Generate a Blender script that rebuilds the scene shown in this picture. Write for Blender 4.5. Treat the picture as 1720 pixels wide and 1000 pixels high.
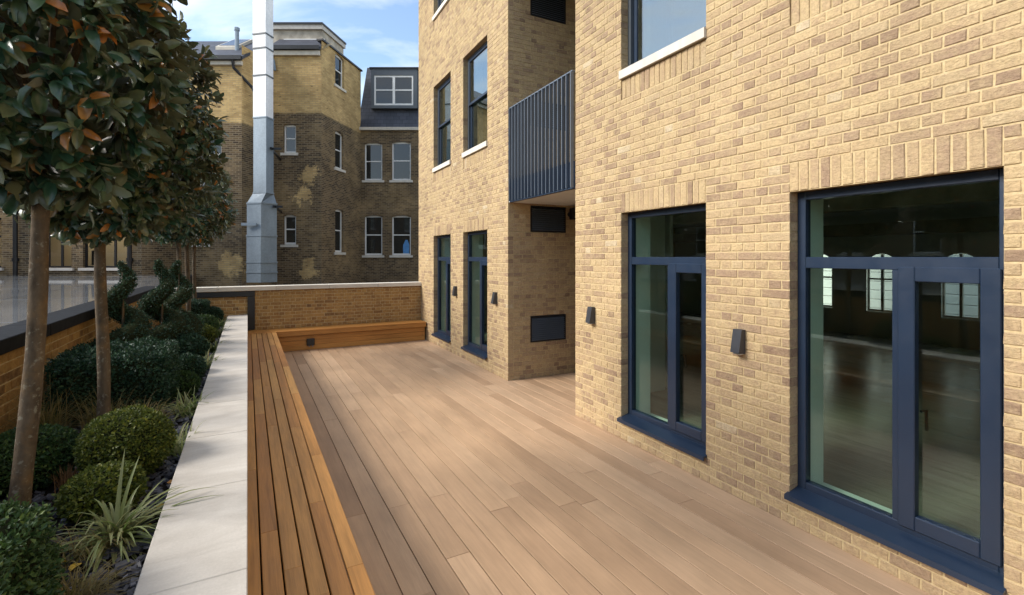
import bpy, math, random
import numpy as np
from mathutils import Matrix, Vector

R = random.Random(11)
NR = np.random.default_rng(5)
scene = bpy.context.scene
COL = scene.collection
for o in list(bpy.data.objects):
    bpy.data.objects.remove(o)

# ------------------------------------------------------------------ camera
FPX, U0, V0, EYE = 812.0, 860.0, 432.0, 2.05
TH = math.atan((860 - 416) / 812)
cam_d = bpy.data.cameras.new('camera')
cam_d.sensor_width = 36
cam_d.lens = FPX / 1720 * 36
cam_d.shift_y = -(500 - V0) / 1720
cam_d.clip_start = 0.05
cam_d.clip_end = 800
cam = bpy.data.objects.new('camera', cam_d)
cam.location = (0, 0, EYE)
cam.rotation_euler = (math.pi / 2, 0, -TH)
COL.objects.link(cam)
scene.camera = cam

# ------------------------------------------------------------------ sky, sun, exposure
SUN_EL, SUN_AZ = math.radians(33), math.radians(-75)      # azimuth from +Y towards +X
world = bpy.data.worlds.new('World')
scene.world = world
world.use_nodes = True
wn = world.node_tree
wn.nodes.clear()


def wnode(t, **kw):
    n = wn.nodes.new(t)
    for k, v in kw.items():
        setattr(n, k, v)
    return n


w_out = wnode('ShaderNodeOutputWorld')
w_bg = wnode('ShaderNodeBackground')
w_sky = wnode('ShaderNodeTexSky', sky_type='NISHITA', sun_disc=False, sun_elevation=SUN_EL, sun_rotation=SUN_AZ,
              air_density=1.15, dust_density=0.5, ozone_density=2.0)
w_bg.inputs['Strength'].default_value = 0.11
w_tc = wnode('ShaderNodeTexCoord')
w_map = wnode('ShaderNodeMapping')
w_map.inputs['Scale'].default_value = (1.0, 1.0, 2.6)
w_map.inputs['Location'].default_value = (0.9, 0.45, 0.3)
w_n = wnode('ShaderNodeTexNoise')
w_n.inputs['Scale'].default_value = 2.3
w_n.inputs['Detail'].default_value = 7
w_n.inputs['Roughness'].default_value = 0.55
w_n.inputs['Distortion'].default_value = 0.5
w_r = wnode('ShaderNodeValToRGB')
w_r.color_ramp.elements[0].position = 0.40
w_r.color_ramp.elements[0].color = (0.04, 0.04, 0.04, 1)
w_r.color_ramp.elements[1].position = 0.66
w_r.color_ramp.elements[1].color = (0.9, 0.9, 0.9, 1)
w_mix = wnode('ShaderNodeMix', data_type='RGBA')
w_mix.inputs['B'].default_value = (5.2, 5.35, 5.5, 1)
L = wn.links.new
L(w_tc.outputs['Generated'], w_map.inputs['Vector'])
L(w_map.outputs['Vector'], w_n.inputs['Vector'])
L(w_n.outputs['Fac'], w_r.inputs['Fac'])
L(w_r.outputs['Color'], w_mix.inputs['Factor'])
L(w_sky.outputs['Color'], w_mix.inputs['A'])
L(w_mix.outputs['Result'], w_bg.inputs['Color'])
L(w_bg.outputs['Background'], w_out.inputs['Surface'])

sun_d = bpy.data.lights.new('sun', 'SUN')
sun_d.energy = 2.1
sun_d.angle = math.radians(22)
sun_d.color = (1.0, 0.94, 0.85)
sun = bpy.data.objects.new('sun', sun_d)
COL.objects.link(sun)
sdir = Vector((math.sin(SUN_AZ) * math.cos(SUN_EL), math.cos(SUN_AZ) * math.cos(SUN_EL), math.sin(SUN_EL)))
sun.rotation_euler = (-sdir).to_track_quat('-Z', 'Y').to_euler()
sun.location = sdir * 60

scene.view_settings.view_transform = 'Standard'
scene.view_settings.look = 'None'
scene.view_settings.gamma = 1
scene.view_settings.exposure = 1.35
scene.render.engine = 'CYCLES'
scene.cycles.max_bounces = 8
scene.cycles.transparent_max_bounces = 12
scene.cycles.caustics_reflective = False
scene.cycles.caustics_refractive = False

# ------------------------------------------------------------------ node / material helpers


class Mat:
    def __init__(s, name):
        s.m = bpy.data.materials.new(name)
        s.m.use_nodes = True
        s.t = s.m.node_tree
        s.t.nodes.clear()
        s.out = s.n('ShaderNodeOutputMaterial')

    def n(s, t, ins=None, **kw):
        nd = s.t.nodes.new(t)
        for k, v in kw.items():
            setattr(nd, k, v)
        for k, v in (ins or {}).items():
            if hasattr(v, 'links'):
                s.t.links.new(v, nd.inputs[k])
            else:
                nd.inputs[k].default_value = v
        return nd

    def link(s, a, b):
        s.t.links.new(a, b)

    def pos(s):
        return s.n('ShaderNodeNewGeometry').outputs['Position']

    def noise(s, vec, scale, detail=4, rough=0.55, vscale=None, dist=0.0):
        if vscale:
            vec = s.n('ShaderNodeMapping', {'Vector': vec, 'Scale': vscale}).outputs[0]
        return s.n('ShaderNodeTexNoise', {'Vector': vec, 'Scale': scale, 'Detail': detail, 'Roughness': rough,
                                          'Distortion': dist}).outputs['Fac']

    def ramp(s, fac, stops, interp='LINEAR'):
        nd = s.n('ShaderNodeValToRGB', {'Fac': fac})
        cr = nd.color_ramp
        cr.interpolation = interp
        while len(cr.elements) < len(stops):
            cr.elements.new(0.5)
        for e, (p, c) in zip(cr.elements, stops):
            e.position = p
            e.color = (c, c, c, 1) if isinstance(c, (int, float)) else (*c, 1)
        return nd.outputs['Color']

    def mix(s, fac, a, b, blend='MIX'):
        nd = s.n('ShaderNodeMix', data_type='RGBA', blend_type=blend)
        for k, v in (('Factor', fac), ('A', a), ('B', b)):
            if hasattr(v, 'links'):
                s.link(v, nd.inputs[k])
            else:
                nd.inputs[k].default_value = (*v, 1) if isinstance(v, tuple) else v
        return nd.outputs['Result']

    def math(s, op, a, b=0.0, c=None):
        nd = s.n('ShaderNodeMath', {0: a, 1: b}, operation=op)
        if c is not None:
            nd.inputs[2].default_value = c
        return nd.outputs[0]

    def rnd(s):
        """one random number for each piece: object random plus the face attribute tint"""
        a = s.n('ShaderNodeAttribute', attribute_name='tint').outputs['Fac']
        o = s.n('ShaderNodeObjectInfo').outputs['Random']
        x = s.math('ADD', s.math('MULTIPLY', a, 713.7), s.math('MULTIPLY', o, 391.3))
        return s.n('ShaderNodeTexWhiteNoise', {'W': x}, noise_dimensions='1D').outputs['Value']

    def bsdf(s, color, rough=0.6, spec=0.4, metal=0.0, bump=None, bstr=0.3, bdist=0.01):
        b = s.n('ShaderNodeBsdfPrincipled')
        for k, v in (('Base Color', color), ('Roughness', rough), ('Specular IOR Level', spec), ('Metallic', metal)):
            if hasattr(v, 'links'):
                s.link(v, b.inputs[k])
            else:
                b.inputs[k].default_value = (*v, 1) if isinstance(v, tuple) else v
        if bump is not None:
            bp = s.n('ShaderNodeBump', {'Height': bump, 'Strength': bstr, 'Distance': bdist})
            s.link(bp.outputs[0], b.inputs['Normal'])
        s.link(b.outputs[0], s.out.inputs['Surface'])
        return b


def plain(name, col, rough=0.5, spec=0.4, metal=0.0, var=0.12, scale=6.0, bstr=0.05):
    m = Mat(name)
    p = m.pos()
    n = m.noise(p, scale, 5)
    c = m.mix(1.0, m.ramp(n, [(0.3, 1 - var), (0.7, 1 + var)]), col, 'MULTIPLY')
    r = m.math('ADD', m.math('MULTIPLY', m.noise(p, scale * 3, 3), 0.25), rough - 0.12)
    m.bsdf(c, r, spec, metal, m.noise(p, scale * 25, 3), bstr, 0.003)
    return m.m


def brick_mat(name, stops, stain=(0.49, 0.37, 0.21), pink=(0.37, 0.25, 0.165)):
    m = Mat(name)
    p = m.pos()
    c = m.ramp(m.rnd(), stops)
    n1 = m.noise(p, 14, 6, 0.65)
    c = m.mix(m.ramp(n1, [(0.42, 0.0), (0.66, 0.55)]), c, stain)
    n3 = m.noise(p, 9, 6, 0.7, None, 0.4)
    c = m.mix(m.ramp(n3, [(0.47, 0.0), (0.68, 0.6)]), c, pink)
    n2 = m.noise(p, 60, 5, 0.7)
    c = m.mix(1.0, c, m.ramp(n2, [(0.25, 0.68), (0.55, 1.03), (0.8, 1.12)]), 'MULTIPLY')
    big = m.noise(p, 0.9, 3)
    c = m.mix(1.0, c, m.ramp(big, [(0.3, 0.9), (0.7, 1.08)]), 'MULTIPLY')
    cre = m.noise(p, 26, 6, 0.7, (1, 1, 2.2), 0.6)
    m.bsdf(c, 0.92, 0.1, 0, cre, 0.8, 0.016)
    return m.m


STOCK = [(0.0, (0.28, 0.19, 0.125)), (0.12, (0.35, 0.245, 0.16)), (0.28, (0.43, 0.31, 0.185)), (0.46, (0.50, 0.365, 0.205)),
         (0.7, (0.535, 0.40, 0.222)), (0.9, (0.47, 0.345, 0.20)), (0.985, (0.50, 0.38, 0.225)), (1.0, (0.57, 0.47, 0.32))]
M_BRICK = brick_mat('stock_brick', STOCK)
M_BRICK2 = brick_mat('orange_stock_brick', [(0.0, (0.26, 0.14, 0.06)), (0.25, (0.38, 0.22, 0.085)), (0.6, (0.46, 0.28, 0.105)),
                                            (0.92, (0.42, 0.25, 0.09)), (1.0, (0.16, 0.09, 0.05))], (0.5, 0.32, 0.13), (0.25, 0.13, 0.06))


def mortar_mat():
    m = Mat('sandy_mortar')
    p = m.pos()
    c = m.ramp(m.noise(p, 40, 5), [(0.3, (0.46, 0.35, 0.19)), (0.7, (0.60, 0.475, 0.275))])
    m.bsdf(c, 0.95, 0.1, 0, m.noise(p, 150, 3), 0.4, 0.004)
    return m.m


M_MORTAR = mortar_mat()


def wood(name, cols, axis, rough=0.6, spec=0.3, grain=1.0):
    m = Mat(name)
    p = m.pos()
    r = m.rnd()
    off = m.n('ShaderNodeCombineXYZ', {0: m.math('MULTIPLY', r, 37.0), 1: m.math('MULTIPLY', r, 11.0), 2: 0.0}).outputs[0]
    pv = m.n('ShaderNodeVectorMath', {0: p, 1: off}, operation='ADD').outputs[0]
    sc = [26, 26, 26]
    sc[axis] = 1.1
    g = m.noise(pv, 1.0, 6, 0.6, tuple(sc), 0.8)
    sc2 = [160, 160, 160]
    sc2[axis] = 5.0
    g2 = m.noise(pv, 1.0, 4, 0.6, tuple(sc2))
    c = m.ramp(r, cols)
    c = m.mix(1.0, c, m.ramp(g, [(0.28, 1 - 0.28 * grain), (0.5, 1.0), (0.75, 1 + 0.16 * grain)]), 'MULTIPLY')
    c = m.mix(1.0, c, m.ramp(g2, [(0.3, 1 - 0.14 * grain), (0.7, 1 + 0.08 * grain)]), 'MULTIPLY')
    sc3 = [2.6, 2.6, 2.6]
    sc3[axis] = 1.2
    w = m.noise(pv, 1.0, 4, 0.6, tuple(sc3))
    c = m.mix(1.0, c, m.ramp(w, [(0.3, 0.86), (0.7, 1.12)]), 'MULTIPLY')
    rr = m.math('ADD', m.math('MULTIPLY', w, 0.25), rough - 0.12)
    m.bsdf(c, rr, spec, 0, g2, 0.22, 0.004)
    return m.m


M_DECK = wood('oak_deck_board', [(0.0, (0.40, 0.258, 0.155)), (0.5, (0.465, 0.306, 0.185)), (1.0, (0.51, 0.345, 0.215))], 1, 0.55, 0.35, 0.42)
M_CEDAR_Y = wood('cedar_slat', [(0.0, (0.37, 0.165, 0.05)), (0.5, (0.45, 0.215, 0.062)), (1.0, (0.50, 0.265, 0.085))], 1, 0.5, 0.35)
M_CEDAR_X = wood('cedar_board', [(0.0, (0.40, 0.175, 0.042)), (0.5, (0.46, 0.205, 0.05)), (1.0, (0.50, 0.24, 0.062))], 0, 0.5, 0.35)
M_IFLOOR = wood('grey_floorboard', [(0.0, (0.25, 0.22, 0.18)), (1.0, (0.34, 0.30, 0.25))], 1, 0.22, 0.6)


def stone_mat(name, lo, hi, rough=0.75):
    m = Mat(name)
    p = m.pos()
    n = m.noise(p, 3.0, 6, 0.6, (1, 2.2, 1), 0.7)
    c = m.ramp(n, [(0.3, lo), (0.7, hi)])
    c = m.mix(1.0, c, m.ramp(m.rnd(), [(0, 0.95), (1, 1.05)]), 'MULTIPLY')
    c = m.mix(1.0, c, m.ramp(m.noise(p, 90, 4, 0.7), [(0.3, 0.93), (0.65, 1.04)]), 'MULTIPLY')
    m.bsdf(c, rough, 0.3, 0, m.noise(p, 70, 4), 0.1, 0.004)
    return m.m


M_STONE = stone_mat('limestone', (0.43, 0.395, 0.35), (0.56, 0.525, 0.475))
M_SILL = stone_mat('white_sill_stone', (0.56, 0.52, 0.45), (0.68, 0.64, 0.56))
M_FRAME = plain('anthracite_frame', (0.014, 0.027, 0.053), 0.33, 0.5, 0.0, 0.08, 3)
M_FRAME_L = plain('grey_sash_frame', (0.07, 0.08, 0.09), 0.4, 0.5, 0.0, 0.08, 3)
M_CAP = plain('black_capping', (0.011, 0.011, 0.012), 0.7, 0.12, 0, 0.2, 5)
M_BLACK = plain('black_metal', (0.012, 0.012, 0.014), 0.42, 0.45, 0, 0.2, 5)
M_RAIL = plain('grey_blue_rail', (0.13, 0.155, 0.19), 0.35, 0.5, 0.2, 0.06, 3)
M_LAMP = plain('lamp_metal', (0.05, 0.052, 0.06), 0.4, 0.5, 0.3, 0.1, 8)
M_WHITE = plain('white_paint', (0.74, 0.73, 0.70), 0.5, 0.4, 0, 0.05, 4)
M_PLASTER = plain('pale_plaster', (0.82, 0.84, 0.79), 0.8, 0.2, 0, 0.05, 2)
M_IWALL = plain('room_wall_paint', (0.74, 0.73, 0.68), 0.8, 0.2, 0, 0.05, 2)
M_ICEIL = plain('room_ceiling_paint', (0.66, 0.66, 0.63), 0.8, 0.2, 0, 0.05, 2)
M_DARK = plain('dark_void', (0.02, 0.018, 0.016), 0.9, 0.1)
M_RENDER = plain('stained_render', (0.42, 0.37, 0.30), 0.9, 0.1, 0, 0.35, 2.2)
M_GUTTER = plain('cream_fascia', (0.55, 0.50, 0.42), 0.6, 0.3)
M_SHIRT = plain('blue_cloth', (0.12, 0.30, 0.60), 0.9, 0.1)


def glass_mat(name, tint, f0=0.045, rough=0.0):
    m = Mat(name)
    p = m.pos()
    tr = m.n('ShaderNodeBsdfTransparent', {'Color': (*tint, 1)})
    bp = m.n('ShaderNodeBump', {'Height': m.noise(p, 1.6, 2), 'Strength': 0.02, 'Distance': 0.02})
    gl = m.n('ShaderNodeBsdfGlossy', {'Color': (0.92, 0.95, 0.96, 1), 'Roughness': rough, 'Normal': bp.outputs[0]})
    fc = m.n('ShaderNodeLayerWeight', {'Blend': 0.5}).outputs['Facing']       # Schlick, the same from both faces of the pane
    fr = m.math('ADD', m.math('MULTIPLY', m.math('POWER', fc, 5.0), 1 - f0), f0)
    mx = m.n('ShaderNodeMixShader', {0: fr, 1: tr.outputs[0], 2: gl.outputs[0]})
    m.link(mx.outputs[0], m.out.inputs['Surface'])
    return m.m


M_GLASS = glass_mat('green_tinted_glass', (0.80, 0.90, 0.84))
M_GLASS_UP = glass_mat('reflective_sash_glass', (0.6, 0.7, 0.66), 0.26)
M_GLASS_CLEAR = glass_mat('clear_glass', (0.95, 0.96, 0.95), 0.03)


def dark_glass():
    m = Mat('dark_window_glass')
    m.bsdf((0.018, 0.02, 0.02), 0.03, 0.75)
    return m.m


M_DGLASS = dark_glass()


def roof_glass():
    m = Mat('glass_roof_pane')
    p = m.pos()
    c = m.ramp(m.noise(p, 0.7, 3), [(0.3, (0.16, 0.17, 0.18)), (0.7, (0.24, 0.25, 0.26))])
    m.bsdf(c, 0.05, 0.9, 0, m.noise(p, 1.2, 2), 0.04, 0.02)
    return m.m


M_ROOFGLASS = roof_glass()


def old_brick(name, dark_below_z, patches=()):
    """weathered London stock: dark below a set height, yellow above"""
    m = Mat(name)
    uv = m.n('ShaderNodeUVMap').outputs[0]
    br = m.n('ShaderNodeTexBrick', {'Vector': uv, 'Color1': (0.58, 0.40, 0.175, 1), 'Color2': (0.40, 0.255, 0.11, 1),
                                    'Mortar': (0.36, 0.28, 0.17, 1), 'Scale': 1.0, 'Mortar Size': 0.008, 'Bias': -0.25,
                                    'Mortar Smooth': 0.3, 'Brick Width': 0.225, 'Row Height': 0.075})
    p = m.pos()
    clean = br.outputs['Color']
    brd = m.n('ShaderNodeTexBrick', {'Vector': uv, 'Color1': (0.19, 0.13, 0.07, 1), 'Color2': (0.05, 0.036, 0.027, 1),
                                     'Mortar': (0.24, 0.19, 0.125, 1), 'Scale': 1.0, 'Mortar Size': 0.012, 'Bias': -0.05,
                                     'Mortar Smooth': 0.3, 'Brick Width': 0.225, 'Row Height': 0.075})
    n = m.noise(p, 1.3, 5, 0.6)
    dark_col = m.mix(m.ramp(m.noise(p, 0.45, 5, 0.65), [(0.48, 0.0), (0.7, 0.3)]), brd.outputs['Color'], clean)
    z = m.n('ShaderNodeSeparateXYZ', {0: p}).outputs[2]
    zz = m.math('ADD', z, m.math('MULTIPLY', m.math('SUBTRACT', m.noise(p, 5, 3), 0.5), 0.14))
    fac = m.ramp(m.math('SUBTRACT', zz, dark_below_z - 0.5), [(0.47, 0.0), (0.53, 1.0)])  # switches from dark to yellow brick at the given height
    for (c, r) in patches:
        d = m.n('ShaderNodeVectorMath', {0: p, 1: c}, operation='DISTANCE').outputs['Value']
        d = m.math('ADD', d, m.math('MULTIPLY', m.math('SUBTRACT', m.noise(p, 2.4, 6, 0.75), 0.5), 1.7))
        fac = m.math('MAXIMUM', fac, m.ramp(m.math('DIVIDE', d, r), [(0.75, 0.95), (0.98, 0.0)]))
    c = m.mix(fac, dark_col, clean)
    c = m.mix(1.0, c, m.ramp(n, [(0.3, 0.72), (0.7, 1.18)]), 'MULTIPLY')
    dk = m.noise(uv, 1.0, 2, 0.5, (3.6, 11, 1))
    c = m.mix(m.ramp(dk, [(0.66, 0.0), (0.72, 0.7)]), c, (0.06, 0.04, 0.03))
    h = m.math('ADD', br.outputs['Fac'], m.math('MULTIPLY', m.noise(p, 30, 3), -0.5))
    m.bsdf(c, 0.95, 0.1, 0, h, -0.5, 0.02)
    return m.m


def slate_mat():
    m = Mat('roof_slate')
    uv = m.n('ShaderNodeUVMap').outputs[0]
    br = m.n('ShaderNodeTexBrick', {'Vector': uv, 'Color1': (0.040, 0.045, 0.062, 1), 'Color2': (0.062, 0.066, 0.085, 1),
                                    'Mortar': (0.018, 0.02, 0.026, 1), 'Scale': 1.0, 'Mortar Size': 0.008, 'Mortar Smooth': 0.2,
                                    'Brick Width': 0.30, 'Row Height': 0.19})
    p = m.pos()
    c = m.mix(1.0, br.outputs['Color'], m.ramp(m.noise(p, 2, 4), [(0.3, 0.8), (0.7, 1.25)]), 'MULTIPLY')
    m.bsdf(c, 0.55, 0.45, 0, br.outputs['Fac'], -0.4, 0.02)
    return m.m


M_SLATE = slate_mat()


def galv(name, col, metal):
    m = Mat(name)
    p = m.pos()
    v = m.n('ShaderNodeTexVoronoi', {'Vector': p, 'Scale': 22.0}).outputs['Color']
    sp = m.n('ShaderNodeSeparateXYZ', {0: v}).outputs[0]
    c = m.mix(1.0, m.ramp(sp, [(0, 0.92), (1, 1.06)]), col, 'MULTIPLY')
    c = m.mix(1.0, c, m.ramp(m.noise(p, 1.5, 5, 0.6, (1, 1, 0.35)), [(0.3, 0.78), (0.7, 1.12)]), 'MULTIPLY')
    m.bsdf(c, 0.45, 0.5, metal, m.noise(p, 1.4, 2), 0.12, 0.06)
    return m.m


M_GALV = galv('galvanised_duct', (0.22, 0.265, 0.305), 0.3)
M_DUCTW = galv('white_duct', (0.80, 0.80, 0.80), 0.0)  # white tone for the upper duct sections, blue-grey ones below


def leaf_mat(name, stops, under, trans=0.25, rough=0.4, spec=0.45):
    m = Mat(name)
    p = m.pos()
    r = m.rnd()
    c = m.ramp(r, stops)
    c = m.mix(1.0, c, m.ramp(m.noise(p, 30, 3), [(0.3, 0.8), (0.7, 1.2)]), 'MULTIPLY')
    bf = m.n('ShaderNodeNewGeometry').outputs['Backfacing']
    c = m.mix(m.math('MULTIPLY', bf, 0.75), c, under)
    b = m.n('ShaderNodeBsdfPrincipled', {'Base Color': c, 'Roughness': rough, 'Specular IOR Level': spec})
    t = m.n('ShaderNodeBsdfTranslucent', {'Color': c})
    mx = m.n('ShaderNodeMixShader', {0: trans, 1: b.outputs[0], 2: t.outputs[0]})
    m.link(mx.outputs[0], m.out.inputs['Surface'])
    return m.m


M_TLEAF = leaf_mat('oleaster_leaf', [(0.0, (0.020, 0.055, 0.030)), (0.35, (0.032, 0.078, 0.042)), (0.62, (0.06, 0.105, 0.046)), (0.82, (0.105, 0.135, 0.06)),
                                     (0.93, (0.13, 0.135, 0.06)), (0.955, (0.36, 0.17, 0.035)), (1.0, (0.42, 0.15, 0.03))],
                   (0.15, 0.155, 0.09), 0.2, 0.28, 0.6)
M_BOX = leaf_mat('box_leaf', [(0.0, (0.016, 0.04, 0.012)), (0.5, (0.03, 0.068, 0.018)), (0.85, (0.055, 0.10, 0.024)), (1.0, (0.10, 0.14, 0.03))],
                 (0.05, 0.09, 0.03), 0.2, 0.5, 0.3)
M_BOXY = leaf_mat('yellow_green_box_leaf', [(0.0, (0.04, 0.06, 0.008)), (0.5, (0.085, 0.11, 0.014)), (1.0, (0.17, 0.18, 0.025))],
                  (0.08, 0.11, 0.03), 0.25, 0.5, 0.3)  # yellower green than the other box leaves
M_YEW = leaf_mat('yew_leaf', [(0.0, (0.010, 0.032, 0.018)), (0.5, (0.018, 0.052, 0.028)), (0.9, (0.035, 0.082, 0.042)), (1.0, (0.06, 0.11, 0.05))],
                 (0.03, 0.06, 0.03), 0.15, 0.5, 0.3)
M_SEDGE = leaf_mat('variegated_blade', [(0.0, (0.12, 0.19, 0.05)), (0.5, (0.22, 0.29, 0.085)), (0.8, (0.42, 0.43, 0.19)), (1.0, (0.46, 0.36, 0.17))],
                   (0.18, 0.2, 0.08), 0.3, 0.45, 0.4)
M_STRAW = leaf_mat('straw_blade', [(0.0, (0.11, 0.12, 0.03)), (0.5, (0.18, 0.16, 0.05)), (1.0, (0.28, 0.19, 0.08))],
                   (0.2, 0.16, 0.07), 0.3, 0.6, 0.2)
M_TAN = leaf_mat('tan_blade', [(0.0, (0.22, 0.11, 0.045)), (1.0, (0.36, 0.20, 0.09))], (0.25, 0.14, 0.06), 0.3, 0.7, 0.2)
M_YLEAF = leaf_mat('fallen_leaf', [(0.0, (0.50, 0.34, 0.03)), (0.6, (0.55, 0.36, 0.05)), (1.0, (0.40, 0.18, 0.05))], (0.5, 0.35, 0.1), 0.25, 0.55, 0.3)


def bark_mat():
    m = Mat('lichened_bark')
    p = m.pos()
    c = m.ramp(m.noise(p, 18, 6, 0.65, (1, 1, 0.4)), [(0.3, (0.05, 0.036, 0.024)), (0.7, (0.135, 0.10, 0.066))])
    c = m.mix(m.ramp(m.noise(p, 34, 4, 0.6), [(0.58, 0.0), (0.68, 0.6)]), c, (0.24, 0.23, 0.18))
    c = m.mix(m.ramp(m.noise(p, 7, 4, 0.6), [(0.52, 0.0), (0.68, 0.5)]), c, (0.20, 0.12, 0.05))
    m.bsdf(c, 0.9, 0.15, 0, m.noise(p, 40, 6, 0.7), 0.6, 0.01)
    return m.m


M_BARK = bark_mat()
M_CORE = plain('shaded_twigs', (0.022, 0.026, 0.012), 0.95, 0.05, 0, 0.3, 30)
M_SOIL = plain('dark_soil', (0.022, 0.018, 0.015), 0.95, 0.1, 0, 0.4, 25, 0.6)


def slatechip():
    m = Mat('slate_chip')
    c = m.ramp(m.rnd(), [(0.0, (0.022, 0.022, 0.028)), (0.7, (0.06, 0.06, 0.075)), (1.0, (0.12, 0.115, 0.13))])
    m.bsdf(c, 0.5, 0.45, 0, m.noise(m.pos(), 60, 3), 0.3, 0.004)
    return m.m


M_CHIP = slatechip()
M_GROUND = plain('asphalt_ground', (0.05, 0.05, 0.05), 0.9, 0.2, 0, 0.2, 3)


def emit(name, col, s):
    m = Mat(name)
    e = m.n('ShaderNodeEmission', {'Color': (*col, 1), 'Strength': s})
    m.link(e.outputs[0], m.out.inputs['Surface'])
    return m.m


M_STRIP = emit('lit_strip_lamp', (1.0, 0.88, 0.68), 4.0)

# ------------------------------------------------------------------ object helpers
WM = {}          # world matrix of every object built
I4 = Matrix.Identity(4)


def link(o, parent=None, world=None):
    COL.objects.link(o)
    w = world if world is not None else (WM[parent.name] if parent else I4)
    if parent:
        o.parent = parent
        o.matrix_basis = WM[parent.name].inverted() @ w
    else:
        o.matrix_basis = w
    WM[o.name] = w.copy()
    return o


def tag(o, label=None, cat=None, group=None, kind=None):
    for k, v in (('label', label), ('category', cat), ('group', group), ('kind', kind)):
        if v:
            o[k] = v
    return o


def thing(name, label, cat, world=(0, 0, 0), group=None):
    o = bpy.data.objects.new(name, None)
    o.empty_display_size = 0.2
    w = Matrix.Translation(world) if not isinstance(world, Matrix) else world
    link(o, None, w)
    return tag(o, label, cat, group)


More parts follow.
